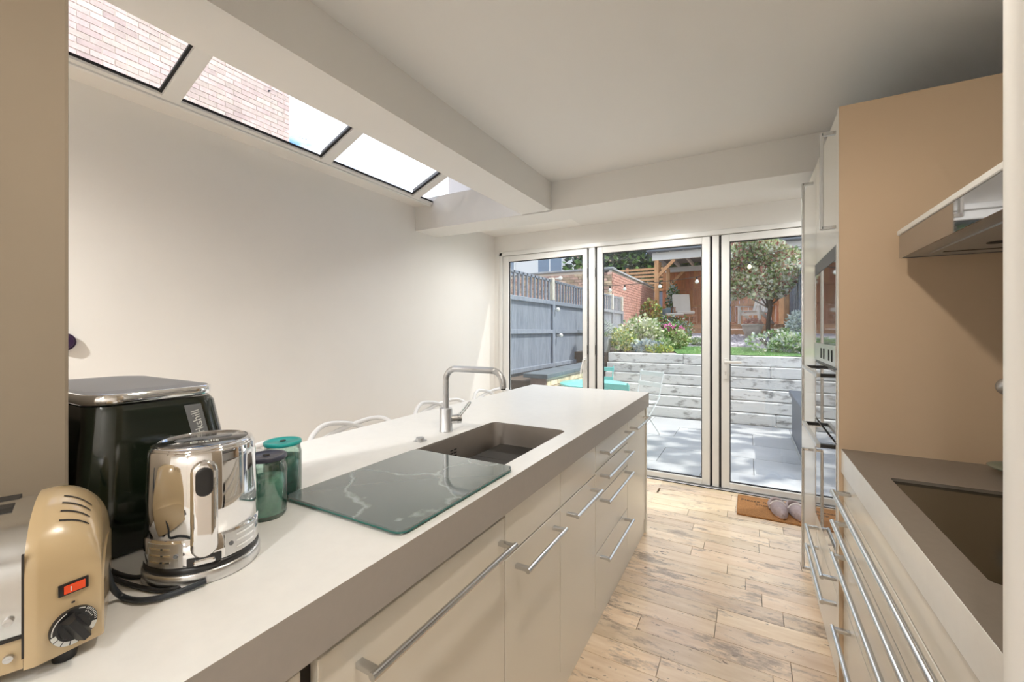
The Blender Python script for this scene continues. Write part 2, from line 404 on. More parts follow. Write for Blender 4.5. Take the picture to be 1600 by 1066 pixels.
# roof light
sk = struct('window_1', (-2.0, 1.8, 2.4))
ANG = math.atan(.42)
gz = lambda x: 2.376+(x+2.25)*.42
def slope_box(b, x0, x1, y0, y1, d0, d1):
    b.add([(x0, y0, gz(x0)+d0), (x1, y0, gz(x1)+d0), (x1, y1, gz(x1)+d0), (x0, y1, gz(x0)+d0), (x0, y0, gz(x0)+d1), (x1, y0, gz(x1)+d1), (x1, y1, gz(x1)+d1), (x0, y1, gz(x0)+d1)],
          [(0, 3, 2, 1), (4, 5, 6, 7), (0, 1, 5, 4), (1, 2, 6, 5), (2, 3, 7, 6), (3, 0, 4, 7)]); return b
b = MB(); slope_box(b, -2.276, -2.246, -.1, 2.93, -.012, .004); slope_box(b, -2.272, -2.262, -.1, 2.93, -.020, -.010); b.build('bottom_rail', 'upvc', sk)
b = MB(); slope_box(b, -2.248, -2.240, -.1, 2.93, -.002, .006); b.build('bottom_seal', 'black_gasket', sk)
ys = [.108, .903, 1.695, 2.49]
for y in ys:
    b = MB(); slope_box(b, -2.25, -1.40, y-.035, y+.032, -.018, .006); b.build('glazing_bar', 'upvc', sk)
    b = MB(); slope_box(b, -2.25, -1.40, y-.047, y-.034, -.004, .006); b.build('bar_seal', 'black_gasket', sk)
    b = MB(); slope_box(b, -2.25, -1.40, y-.03, y+.03, .014, .04); b.build('outer_capping', 'coping', sk)
for a_, b_ in zip([-.1]+ys, ys+[2.93]):
    b = MB(); slope_box(b, -2.25, -1.40, a_, b_, .006, .014); b.build('glass_pane', 'roof_glass', sk)
random.seed(11)
b = MB()
for i in range(420):
    x = random.uniform(-2.22, -1.85); y = random.uniform(1.2, 2.65); r = random.choice((.0012, .0016, .0024))
    b.ball((x, y, gz(x)+.0152), r, r, r*.6, 6, 4)
b.build('rain_droplets', 'droplet', sk, kind='stuff')
for i, (x, y, r, nm) in enumerate(((-1.98, .40, .012, 'dark curled leaf lying on the first roof-light pane'), (-2.02, 1.21, .011, 'small dark leaf lying on the second roof-light pane'), (-1.95, 2.62, .008, 'tiny dark leaf on the last roof-light pane before the boxed beam'))):
    b = MB(); zc = gz(x)+.0142
    b.add([(x-r, y, zc), (x, y-r*.6, zc+.004), (x+r*1.2, y+r*.2, zc+.001), (x+.002, y+r*.9, zc+.006), (x, y, zc+.008)], [(0, 1, 4), (1, 2, 4), (2, 3, 4), (3, 0, 4), (0, 3, 2, 1)])
    b.build('fallen_leaf', 'leaf_debris', label=nm, cat='leaf')

# glazed doors
def door(name, x0, x1, hand, g0, g1, top=2.135):
    d = struct(name, ((x0+x1)/2, YB, 0))
    yb0, yb1 = YB+.005, YB+.06
    b = MB(); b.rbox((x0, yb0, .012), (g0, yb1, top), .004, 1); b.rbox((g1, yb0, .012), (x1, yb1, top), .004, 1)
    b.rbox((g0-.002, yb0, 2.075), (g1+.002, yb1, top), .004, 1); b.rbox((g0-.002, yb0, .012), (g1+.002, yb1, .062), .004, 1); b.build('door_frame', 'upvc', d)
    b = MB()
    for q in (((g0, YB+.022, .062), (g0+.007, YB+.04, 2.075)), ((g1-.007, YB+.022, .062), (g1, YB+.04, 2.075)), ((g0, YB+.022, 2.068), (g1, YB+.04, 2.075)), ((g0, YB+.022, .062), (g1, YB+.04, .069))): b.box(*q)
    b.build('gasket', 'black_gasket', d)
    MB().box((g0, YB+.028, .062), (g1, YB+.034, 2.075)).build('glass_pane', 'glass', d)
    return d
d1 = door('door_1', -2.322, -1.372, 0, -2.255, -1.418)
d2 = door('door_2', -1.272, -.283, 0, -1.218, -.345)
d3 = door('door_3', -.196, .80, 0, -.134, .738)
fr = struct('trim_6', (-.7, YB, 0))
b = MB(); b.rbox((-2.36, YB-.012, 0), (-2.325, YB+.07, 2.175), .003, 1); b.rbox((-2.36, YB-.012, 2.138), (.86, YB+.07, 2.18), .003, 1); b.rbox((.803, YB-.012, 0), (.86, YB+.07, 2.175), .003, 1)
b.rbox((-1.352, YB+.0, .012), (-1.292, YB+.06, 2.137), .003, 1); b.rbox((-.264, YB+.0, .012), (-.214, YB+.06, 2.137), .003, 1); b.build('door_surround', 'upvc', fr)
MB().box((-1.373, YB+.03, .01), (-1.271, YB+.05, 2.137)).box((-.284, YB+.03, .01), (-.195, YB+.05, 2.137)).build('shadow_gap', 'black_gasket', fr)
b = MB(); b.rbox((-2.36, YB-.03, -.02), (.86, YB+.07, .010), .003, 1); b.build('threshold', 'matt_steel', fr)
MB().box((-2.4, YB-.032, .0), (.86, YB-.0301, .006)).build('threshold_seal', 'black_gasket', fr)
# cracked caulk line above the doors
for x, zz in ((-1.352, .35), (-1.352, 1.1), (-1.352, 1.85), (-1.292, .35), (-1.292, 1.1), (-1.292, 1.85)):
    MB().cyl((x-.01 if x < -1.32 else x+.01, YB+.004, zz), (x-.01 if x < -1.32 else x+.01, YB+.004, zz+.09), .006, n=10).build('hinge', 'black_gasket', fr)
# handles
b = MB(); b.rbox((-.178, YB-.012, .93), (-.150, YB+.006, 1.10), .004); b.build('handle_plate', 'upvc', d3)
b = MB(); b.cyl((-.164, YB-.045, 1.072), (-.164, YB, 1.072), .010, n=14); b.rbox((-.174, YB-.056, 1.062), (-.045, YB-.040, 1.083), .005); b.build('handle_lever', 'upvc', d3)
MB().cyl((-.164, YB-.016, .985), (-.164, YB-.010, .985), .007, n=14).box((-.168, YB-.0135, .962), (-.160, YB-.0125, .985)).build('lock_cylinder', 'steel', d3)
b = MB(); b.rbox((-1.403, YB-.010, .94), (-1.379, YB+.006, 1.07), .004); b.build('handle_plate', 'upvc', d1)
b = MB(); b.cyl((-1.391, YB-.04, 1.045), (-1.391, YB, 1.045), .009, n=12); b.tube([(-1.391, YB-.045, 1.05), (-1.395, YB-.05, 1.02), (-1.41, YB-.052, .955), (-1.415, YB-.05, .915)], .0095, 10); b.build('handle_lever', 'upvc', d1)

# unseen upper storey, added and sized to keep direct sun off the left wall
MB().box((-1.38, YN-.2, 2.75), (XR+.2, 3.9, 6.5)).build('wall_upper_sunblock', 'brick_stock', kind='structure')

# ================================================================== BRICK HELPERS
def brick_face(parent, axis, fixed, a0, a1, z0, z1, thick, mtl, sign, limit=None, bl=.215, bh=.065, jt=.010, stuff_name='small_bricks', test=None, slope=None):
    """bricks on a vertical face; axis 'x' = face runs along X at y=fixed, 'y' = runs along Y at x=fixed; sign = outward direction"""
    sb = MB(); n = 0; k = 0; z = z0
    while z+bh <= z1+.001:
        p = a0-(bl/2+jt/2 if k % 2 else 0)
        while p < a1:
            q = min(p+bl, a1); p_ = max(p, a0)
            if q-p_ > .03:
                dz = random.uniform(0, .004)*sign
                zz = z+(slope(p_) if slope else 0)
                if axis == 'x': A = (p_, fixed-(thick if sign < 0 else 0)+0*dz, zz); B = (q, fixed+(thick if sign > 0 else 0), zz+bh); A = (A[0], A[1]+(dz if sign < 0 else 0), A[2]); B = (B[0], B[1]+(dz if sign > 0 else 0), B[2])
                else: A = (fixed-(thick if sign < 0 else 0)+(dz if sign < 0 else 0), p_, zz); B = (fixed+(thick if sign > 0 else 0)+(dz if sign > 0 else 0), q, zz+bh)
                vis = test is None or test(A, B)
                if vis and (limit is None or n < limit): piece('brick', A, B, mtl, parent, .0); n += 1
                else: sb.box(A, B)
            p += bl+jt
        z += bh+jt; k += 1
    if sb.f: sb.build(stuff_name, mtl, parent, kind='stuff')
def proj(x, y, z):
    s_, c_ = math.sin(R(29.2)), math.cos(R(29.2)); d = -x*s_+y*c_
    if d < .05: return (-9999, -9999)
    return (800+660*(x*c_+y*s_)/d, 517-660*(z-1.33)/d)

# neighbour's house wall seen through the roof light
random.seed(5)
nh = thing('neighbour_house_wall', (-6.9, 1, 0), 'tall pale red and grey brick house wall seen through the roof light', 'house wall')
MB().box((-7.2, -4, 0), (-6.705, 4.35, 8)).build('mortar_bed', 'mortar', nh)
def t1(A, B):
    u, v = proj(-6.7, (A[1]+B[1])/2, (A[2]+B[2])/2)
    return 100 < u < 445 and v > -4 and v < 75+.42*(u-100)+20 and v > -8+.575*(u-161)-6 if u > 161 else (100 < u and -4 < v < 110)
brick_face(nh, 'y', -6.722, 1.0, 4.35, 2.9, 6.4, .022, 'brick_pale', 1, 300, test=t1)

# ================================================================== ISLAND
ZT = .92
def slab_hole(outer, hole, z0, z1):
    bm = bmesh.new()
    def loop(p):
        vs = [bm.verts.new((a, b_, z1)) for a, b_ in p]; return [bm.edges.new((vs[i], vs[(i+1) % len(vs)])) for i in range(len(vs))]
    es = loop(outer)
    if hole: es += loop(hole)
    bmesh.ops.triangle_fill(bm, edges=es, use_beauty=True)
    bm.verts.index_update(); b = MB(); vs = [v.co.copy() for v in bm.verts]; fs = [[v.index for v in f.verts] for f in bm.faces]
    b.add(vs, fs); b.add([Vector((v.x, v.y, z0)) for v in vs], [f[::-1] for f in fs]); bm.free()
    b.m(1)
    for lp in [outer]+([hole] if hole else []):
        n = len(lp); b.add([(p[0], p[1], z0) for p in lp]+[(p[0], p[1], z1) for p in lp], [(i, (i+1) % n, n+(i+1) % n, n+i) for i in range(n)])
    return b
def rrect(x0, y0, x1, y1, r, n=6):
    pts = []
    for cx, cy, a in ((x1-r, y1-r, 0), (x0+r, y1-r, 90), (x0+r, y0+r, 180), (x1-r, y0+r, 270)):
        for i in range(n+1): t = R(a+90*i/n); pts.append((cx+r*math.cos(t), cy+r*math.sin(t)))
    return pts
SK = (-1.003, 1.02, -.650, 1.625)
b = slab_hole([(-.99, -1.0), (-.575, -1.0), (-.575, 2.893), (-1.435, 2.893), (-1.435, .266), (-.99, .266)], rrect(*SK, .035), .83, ZT)
b.build('worktop', ['worktop', 'worktop_edge'], label='long white island worktop with thick taupe edge around the sink', cat='worktop')
# sink
sk_ = thing('kitchen_sink', (-.83, 1.33, .7), 'rectangular brown-grey steel sink set under the island worktop', 'sink')
def rr_shell(levels):
    b = MB(); vs = []; n = None
    for (x0, y0, x1, y1), r, z in levels:
        p = rrect(x0, y0, x1, y1, r); n = len(p); vs += [(a, c, z) for a, c in p]
    fs = [(k*n+i, k*n+(i+1) % n, (k+1)*n+(i+1) % n, (k+1)*n+i) for k in range(len(levels)-1) for i in range(n)]
    b.add(vs, fs, True); b.add(vs[-n:], [list(range(n))]); return b
def ins(d): return (SK[0]+d, SK[1]+d, SK[2]-d, SK[3]-d)
rr_shell([(ins(.0005), .035, ZT-.004), (ins(.004), .035, .83), (ins(.006), .036, .76), (ins(.012), .04, .735), (ins(.03), .04, .722)]).build('basin', 'sink_steel', sk_)
b = MB()
for i in range(3):
    for jx in range(2): b.rbox((SK[0]+.0045, 1.30+jx*.022, .865-i*.012), (SK[0]+.0075, 1.317+jx*.022, .870-i*.012), .001, 1)
b.build('overflow_slots', 'dark_gap', sk_)
b = MB(); b.lathe((-.83, 1.33, .7225), [(.045, 0), (.045, .002), (.038, .004), (.034, -.004+.006), (.0, .001)], 28); b.build('drain', 'steel', sk_)
# tap
tp = thing('kitchen_tap', (-1.076, 1.373, ZT), 'matt steel square-arch mixer tap standing behind the sink', 'tap')
b = MB(); b.lathe((-1.076, 1.373, ZT), [(0, 0), (.0265, 0), (.0265, .003), (.0255, .004), (.0255, .093), (.024, .096), (.0, .096)], 32); b.build('tap_body', 'matt_steel', tp)
P = [(-1.076, 1.373, 1.0), (-1.076, 1.373, 1.12)]
for i in range(1, 7): t = R(90*i/6); P.append((-1.076+.05*(1-math.cos(t)), 1.373, 1.127+.05*math.sin(t)))
P += [(-.95, 1.376, 1.177), (-.86, 1.379, 1.177)]
for i in range(1, 7): t = R(90*i/6); P.append((-.86+.05*math.sin(t), 1.38, 1.127+.05*math.cos(t)))
P.append((-.81, 1.381, 1.112))
MB().tube(P, .0125, 18, res=3).build('spout', 'matt_steel', tp)
MB().cyl((-.81, 1.381, 1.1115), (-.81, 1.381, 1.106), .009, n=16).build('nozzle', 'dark_gap', tp)
hd = Vector((.62, .78, 0)).normalized(); hb = Vector((-1.076, 1.373, .968))
b = MB(); b.cyl(hb+hd*.02, hb+hd*.045, .019, n=20); b.cyl(hb+hd*.047, hb+hd*.062, .0195, n=20); b.build('lever_housing', 'steel', tp)
lv = MB(); up = (hd*.65+Vector((0, 0, 1))*.72).normalized(); sd = Vector((.78, -.62, 0)); base = hb+hd*.055+Vector((0, 0, .012))
pts = []
for (a_, c_) in ((0, -1), (.055, -1), (.066, -.75), (.071, 0), (.066, .75), (.055, 1), (0, 1)): pts.append(base+up*a_+sd*.0125*c_)
lv.tube(pts, .0034, 8, res=4); lv.build('lever_loop', 'handle_steel', tp)
# pop-up control
MB().rbox((-1.082, 1.186, ZT), (-1.046, 1.222, ZT+.004), .002).cyl((-1.064, 1.204, ZT+.003), (-1.064, 1.204, ZT+.013), .0165, .0155, n=24).build('drain_control', 'matt_steel', label='small round steel drain control knob left of the tap', cat='knob')
# glass worktop saver
bd = thing('worktop_saver', (-.785, .85, ZT), 'grey-green marbled glass worktop saver lying next to the sink', 'chopping board')
pl = rrect(-.978, .622, -.598, 1.083, .022)
MB().prism(pl, 'z', ZT+.0085, ZT+.0125).build('glass_plate', 'marble', bd)
MB().prism(rrect(-.9775, .6225, -.5985, 1.0825, .022), 'z', ZT+.0045, ZT+.0084).build('green_edge', 'glass_edge', bd)
b = MB(); b.rbox((-.97, .63, ZT+.0003), (-.606, 1.015, ZT+.0044), .002, 1); b.build('backing', 'worktop', bd)

# island cabinets
XF = -.592
def bar_handle(parent, y0, y1, z, xf, s_, r=.0075, name='handle'):
    """bar parallel to Y standing off the front by 4.5 cm, s_ = outward sign"""
    b = MB(); xo = xf+s_*.045
    b.cyl((xo, y0, z), (xo, y1, z), r, n=16)
    for yy in (y0+.012, y1-.012): b.rbox((min(xf, xo), yy-.008, z-.006), (max(xf, xo), yy+.008, z+.006), .0015, 1)
    return b.build(name, 'handle_steel', parent)
def vhandle(parent, z0, z1, y, xf, s_):
    b = MB(); xo = xf+s_*.042
    b.rbox((xo-.006, y-.008, z0), (xo+.006, y+.008, z1), .0025, 2)
    for zz in (z0+.006, z1-.006): b.rbox((min(xf, xo), y-.008, zz-.006), (max(xf, xo), y+.008, zz+.006), .001, 1)
    return b.build('handle', 'handle_steel', parent)
G = .0024
def cabinet(label, y0, y1, fronts, xf=XF, depth=-.6, s_=1, cat='cabinet', ztop=.826, z0=.09, name='base_cabinet', mtl='cream_front'):
    xb = xf-s_*.02
    t = thing(name, ((xf-s_*.3), (y0+y1)/2, 0), label, cat, group=None)
    lo, hi = sorted((xb-s_*.002, xb-s_*(.35 if s_ > 0 else .55))); MB().box((lo, y0+.001, z0), (hi, y1-.001, ztop)).build('carcass', 'carcass' if ztop > 1 else 'dark_gap', t)
    lo, hi = sorted((xb, xf))
    for nm, za, zb, hs in fronts:
        f = MB().rbox((lo, y0+G, za+G), (hi, y1-G, zb-G), .0012, 1).build(nm, mtl, t)
        for h in hs:
            if h[0] == 'h': bar_handle(f, h[1], h[2], h[3], xf, s_)
            else: vhandle(f, h[1], h[2], h[3], xf, s_)
    return t
cabinet('cream cabinet front at the near end of the island left of the dishwasher', -.20, .405, [('drawer', .5, .815, []), ('drawer', .09, .5, [])])
cabinet('cream dishwasher-width cabinet with one very long steel bar handle', .430, 1.02, [('door', .09, .812, [('h', .50, 1.0, .752)])], name='dishwasher_cabinet')
cabinet('cream cabinet with bar handle under the near half of the sink', 1.02, 1.418, [('fixed_panel', .69, .823, []), ('door', .09, .69, [('h', 1.07, 1.365, .645)])])
cabinet('cream cabinet with bar handle under the far half of the sink', 1.418, 1.82, [('fixed_panel', .69, .823, []), ('door', .09, .69, [('h', 1.47, 1.77, .645)])])
cabinet('cream four-drawer cabinet in the island with four stacked bar handles', 1.82, 2.39, [('drawer', .70, .823, [('h', 1.875, 2.34, .775)]), ('drawer', .572, .70, [('h', 1.875, 2.34, .668)]), ('drawer', .33, .572, [('h', 1.875, 2.34, .555)]), ('drawer', .09, .33, [('h', 1.875, 2.34, .295)])], name='drawer_cabinet')
cabinet('narrow cream end cabinet of the island nearest the glass doors', 2.39, 2.855, [('door', .09, .823, [('h', 2.43, 2.80, .775)])])
MB().box((-1.2, .405, .09), (-.612, .43, .82)).build('filler_panel', 'dark_gap', label='dark narrow gap filler left of the long-handled dishwasher front', cat='panel')
MB().rbox((-1.42, 2.857, 0), (-.585, 2.885, .829), .001, 1).build('island_end_panel', 'cream_front', label='cream end panel closing the island towards the garden doors', cat='panel')
MB().box((-1.40, .27, 0), (-1.2, 2.856, .829)).build('island_back_panel', 'cream_front', label='plain back panel of the island facing the white chairs', cat='panel')
MB().box((-.62, -1, 0), (-.598, 2.856, .088)).build('baseboard_island', 'cream_front', kind='structure')

# ================================================================== TOASTER
ta = R(-20)
TZ = ZT
to = thing('toaster', (-.733, .151, TZ), 'cream and steel toaster with black dial and red switch at the left edge', 'toaster', rz=ta)
# local frame: +y along long axis, +x outward (aisle)
def tprof(H, f, inset_back=0., z0=.016, n=14, cz=.072):
    c = -.10; pts = [(f, z0)]
    zs = H-cz
    a = f-c
    for i in range(n+1): t = R(90*i/n); pts.append((c+a*math.cos(t), zs+cz*math.sin(t)))
    ab = -(-.20+inset_back-c)
    for i in range(1, n+1): t = R(90*i/n); pts.append((c-ab*math.sin(t), zs+cz*math.cos(t)))
    pts.append((-.20+inset_back, z0)); return pts
def loft(secs, smooth=True, cap0=True, cap1=True):
    b = MB(); vs = []; n = len(secs[0][1])
    for yv, p in secs: vs += [(a, yv, z) for a, z in p]
    fs = [(k*n+i, k*n+i+1, (k+1)*n+i+1, (k+1)*n+i) for k in range(len(secs)-1) for i in range(n-1)]
    fs += [(k*n+n-1, k*n, (k+1)*n, (k+1)*n+n-1) for k in range(len(secs)-1)]
    b.add(vs, fs, smooth)
    if cap0: b.add(vs[:n], [list(range(n))])
    if cap1: b.add(vs[-n:], [list(range(n))[::-1]])
    return b
def capsec(t):  # t 0..90 deg over the shoulder
    s_ = math.sin(R(t)); c_ = math.cos(R(t)); yv = .011+.052*s_; H = .118+.077*max(c_, 0)**.9
    f = -.022*s_; return (yv, H, f)
def smooth_mod(o, ang=35):
    for p in o.data.polygons: p.use_smooth = True
    md = o.modifiers.new('e', 'EDGE_SPLIT'); md.split_angle = R(ang)
secs = [(.0, tprof(.194, 0)), (.009, tprof(.195, .001))]
for t in range(0, 91, 6): yv, H, f = capsec(t); secs.append((yv+(.001), tprof(H, f, .02*math.sin(R(t)), cz=.072-.045*math.sin(R(t))**2)))
yv, H, f = capsec(90); secs.append((yv+.003, tprof(H-.004, f-.004, .024, cz=.026)))
o = loft(secs).build('end_casting', 'toaster_cream', to, local=True); smooth_mod(o, 28)
o = loft([(-.30, tprof(.195, .002)), (-.262, tprof(.194, 0))]).build('end_casting', 'toaster_cream', to, local=True); smooth_mod(o, 28)
o = loft([(-.262, tprof(.188, -.005, .006, z0=.055)), (-.001, tprof(.188, -.005, .006, z0=.055))]).build('steel_body', 'steel_panel', to, local=True); smooth_mod(o, 28)
MB().box((-.19, -.262, .016), (-.005, -.001, .053)).build('lower_skirt', 'toaster_cream', to, local=True)
MB().box((-.0045, -.262, .0525), (-.0025, -.001, .0555)).box((-.0035, -.0015, .03), (.0005, .0004, .15)).build('seam', 'dark_gap', to, local=True)
for q in (.076, .034): MB().cyl((-.006, -.012, q), (-.0005, -.012, q), .0042, n=14).box((-.0006, -.0155, q-.0006), (.0000, -.0085, q+.0006)).build('screw', 'steel', to, local=True)
MB().box((-.13, -.24, .18), (-.11, -.02, .1885)).box((-.09, -.24, .18), (-.07, -.02, .1885)).build('bread_slots', 'dark_gap', to, local=True)
# vent slots following the shoulder
def surf(t, th):
    yv, H, f = capsec(t); c = -.10; cz = .072-.045*math.sin(R(t))**2; zs = H-cz; a = f-c
    return Vector((c+(a+.0006)*math.cos(R(th)), yv+.0014, zs+(cz+.0006)*math.sin(R(th))))
for i, th in enumerate((44, 54, 64, 74)):
    b = MB(); vs = []
    for k in range(9):
        t = 14+k*(34/8); vs += [surf(t, th-.9), surf(t, th+.9)]
    b.add(vs, [(2*k, 2*k+1, 2*k+3, 2*k+2) for k in range(8)]); b.build('vent_slot', 'dark_gap', to, local=True)
# face with controls: plane from (f(24mm),.024) to (-.034,.106)
fd = Vector((-.022, .052, 0)).normalized(); fn = Vector((.052, .022, 0)).normalized(); f0 = Vector((.0012, .0125, 0))
def fpt(s_, z, off=0): return f0+fd*s_+fn*off+Vector((0, 0, z))
def fquadbox(b, s0, s1, z0, z1, o0, o1):
    vs = [fpt(s0, z0, o0), fpt(s1, z0, o0), fpt(s1, z1, o0), fpt(s0, z1, o0), fpt(s0, z0, o1), fpt(s1, z0, o1), fpt(s1, z1, o1), fpt(s0, z1, o1)]
    return b.add(vs, [(0, 3, 2, 1), (4, 5, 6, 7), (0, 1, 5, 4), (1, 2, 6, 5), (2, 3, 7, 6), (3, 0, 4, 7)])
KS, KZ = .029, .046
fquadbox(MB(), .016, .043, .0865, .1005, -.001, .0012).build('switch_bezel', 'black_plastic', to, local=True)
fquadbox(MB(), .0205, .0395, .0885, .098, .001, .0028).build('rocker_switch', 'red_plastic', to, local=True)
b = MB(); fquadbox(b, .026, .0268, .0905, .096, .0028, .003); b.build('switch_mark', 'white_print', to, local=True)
b = MB(); b.cyl(fpt(KS, KZ, -.001), fpt(KS, KZ, .004), .0215, n=40); b.build('dial_plate', 'black_plastic', to, local=True)
def ring_seg(b, a0, a1, r0, r1, off):
    n = max(2, int(abs(a1-a0)/6)); vs = []
    for k in range(n+1):
        t = R(a0+(a1-a0)*k/n)
        for rr in (r0, r1): vs.append(f0+fd*(KS+rr*math.cos(t))+fn*off+Vector((0, 0, KZ+rr*math.sin(t))))
    b.add(vs, [(2*k, 2*k+1, 2*k+3, 2*k+2) for k in range(n)])
b = MB()
for a0, a1 in ((-150, -128), (-125, -104), (-101, -82), (-172, -153), (-38, -12), (-52, -42)): ring_seg(b, a0, a1, .0165, .0215, .0044)
ring_seg(b, -176, -250, .0195, .0207, .0044); ring_seg(b, 60, 78, .0195, .0207, .0044)
for k in range(9): ring_seg(b, -5+k*7, -1.5+k*7, .0185, .0210, .0044)
for k in range(5): ring_seg(b, 12+k*9, 16+k*9, .0155, .0172, .0044)
b.build('dial_scale', 'white_print', to, local=True)
b = MB(); b.cyl(fpt(KS, KZ, .004), fpt(KS, KZ, .007), .0145, .0135, n=32)
vs = []
kd = Vector((0, 0, 1)); a_ = R(118); gd = fd*math.cos(a_)+kd*math.sin(a_); gp = fd*math.cos(a_+math.pi/2)+kd*math.sin(a_+math.pi/2)
c0 = fpt(KS, KZ, .006); w0, w1 = .0075, .0035
for o_, wv, ln in ((0, w0, .0165), (.014, w1, .0155)):
    for sg in ((1, 1), (1, -1), (-1, -1), (-1, 1)): vs.append(c0+fn*o_+gd*ln*sg[0]+gp*wv*sg[1])
b.add(vs, [(0, 1, 2, 3), (7, 6, 5, 4), (0, 4, 5, 1), (1, 5, 6, 2), (2, 6, 7, 3), (3, 7, 4, 0)])
b.build('dial_knob', 'black_plastic', to, local=True)
b = MB(); fquadbox(b, .0275, .0305, .0735, .0755, .0, .0008); b.build('dial_pointer', 'black_plastic', to, local=True)
for q in ((-.028, .03), (-.16, .05), (-.028, -.27), (-.16, -.27)):
    MB().cyl((q[0], q[1], 0), (q[0], q[1], .018), .011, .014, n=18).build('foot', 'black_plastic', to, local=True)

# ================================================================== AIR FRYER
fx = thing('air_fryer', (-1.16, .365, ZT), 'big glossy black air fryer with chrome-edged grey top behind the kettle', 'air fryer')
def rr(x0, y0, x1, y1, r, z): return [(a, c, z) for a, c in rrect(x0, y0, x1, y1, r, 8)]
def shell(levels, b=None, cap=True):
    b = b or MB(); n = len(levels[0]); vs = [p for l_ in levels for p in l_]
    b.add(vs, [(k*n+i, k*n+(i+1) % n, (k+1)*n+(i+1) % n, (k+1)*n+i) for k in range(len(levels)-1) for i in range(n)], True)
    if cap: b.add(levels[-1], [list(range(n))]); b.add(levels[0], [list(range(n))[::-1]])
    return b
FX0, FX1, FY0, FY1 = -1.38, -.985, .270, .512
o = shell([rr(FX0+.02, FY0, FX1-.004, FY1+.005, .04, ZT+.004), rr(FX0+.01, FY0, FX1+.004, FY1+.012, .045, ZT+.03), rr(FX0, FY0, FX1+.004, FY1+.006, .045, ZT+.12), rr(FX0+.01, FY0+.01, FX1-.004, FY1-.022, .045, ZT+.263), rr(FX0+.012, FY0+.01, FX1-.008, FY1-.030, .045, ZT+.274)]).build('body', 'fryer_black', fx)
o = shell([rr(FX0+.012, FY0+.01, FX1-.006, FY1-.032, .045, ZT+.277), rr(FX0+.008, FY0+.008, FX1-.002, FY1-.028, .047, ZT+.280), rr(FX0+.008, FY0+.008, FX1-.002, FY1-.028, .047, ZT+.294), rr(FX0+.012, FY0+.012, FX1-.006, FY1-.032, .044, ZT+.296)]).build('chrome_band', 'chrome', fx)
shell([rr(FX0+.012, FY0+.012, FX1-.007, FY1-.033, .044, ZT+.2961), rr(FX0+.03, FY0+.02, FX1-.04, FY1-.06, .04, ZT+.299)]).build('lid_top', 'fryer_lid', fx)
b = MB()
def fq(yv, z, off=0):  # point on fryer front face near right edge
    t = (z-ZT-.12)/.135; return Vector((FX1+.0047-.008*t+off, yv-.028*max(t, 0), z))
b.add([fq(.448, ZT+.12), fq(.478, ZT+.12), fq(.478, ZT+.26), fq(.448, ZT+.26)], [(0, 1, 2, 3)]); b.build('side_panel', 'grey_plastic', fx)
ex = Vector((-.05, -.20, .975)).normalized(); ez = Vector((1, 0, .06)).normalized(); ey = ez.cross(ex)
text('Harkshill', .021, 'white_print', fx, frame=Matrix.Translation(fq(.464, ZT+.212, .0008)) @ Matrix((ex, ey, ez)).transposed().to_4x4())

# ================================================================== KETTLE
KC = Vector((-.842, .388, ZT))
ka = math.atan2(-KC.y, -KC.x)
kt = thing('kettle', KC, 'polished chrome electric kettle with black window and dark glass lid', 'kettle', rz=ka)
b = MB(); b.lathe((0, 0, 0), [(0, 0), (.0835, 0), (.085, .002), (.085, .018), (.083, .021), (0, .021)], 56); b.build('power_base', 'steel', kt, local=True)
b = MB(); b.lathe((0, 0, 0), [(0, .0205), (.0815, .0205), (.0825, .024), (.082, .031), (0, .031)], 56); b.build('black_collar', 'black_plastic', kt, local=True)
b = MB(); b.lathe((0, 0, 0), [(0, .031), (.0805, .031), (.0818, .034), (.0815, .073), (.0795, .0742), (.0795, .0758), (.0813, .077), (.0795, .13), (.0775, .19), (.0763, .209), (.0740, .2125), (.0735, .2128)], 72); b.build('body', 'chrome', kt, local=True)
b = MB(); b.lathe((0, 0, 0), [(.0738, .2128), (.0725, .2165), (.0690, .2172), (.0, .2174)], 60); b.build('lid_rim', 'chrome', kt, local=True)
b = MB(); b.lathe((0, 0, 0), [(.066, .2173), (.0645, .2185), (.0, .2190)], 60); b.build('lid_glass', 'black_glass', kt, local=True)
b = MB()
for k in range(2):
    vs = []; 
rg = MB(); rg.lathe((0, 0, 0), [(.0672, .2173), (.0672, .2188), (.0655, .2188), (.0655, .2173)], 60); rg.build('lid_ring', 'chrome', kt, local=True)
shell([[(a, c, .2190) for a, c in rrect(-.014, -.042, .004, .042, .009)], [(a, c, .2202) for a, c in rrect(-.012, -.040, .002, .040, .007)]]).build('lid_grip', 'grey_plastic', kt, local=True)
zr = Matrix.Rotation(R(90), 4, 'Z')
text('Dualit', .017, 'white_print', kt, frame=wm(kt) @ Matrix.Translation((.026, 0, .2192)) @ zr)
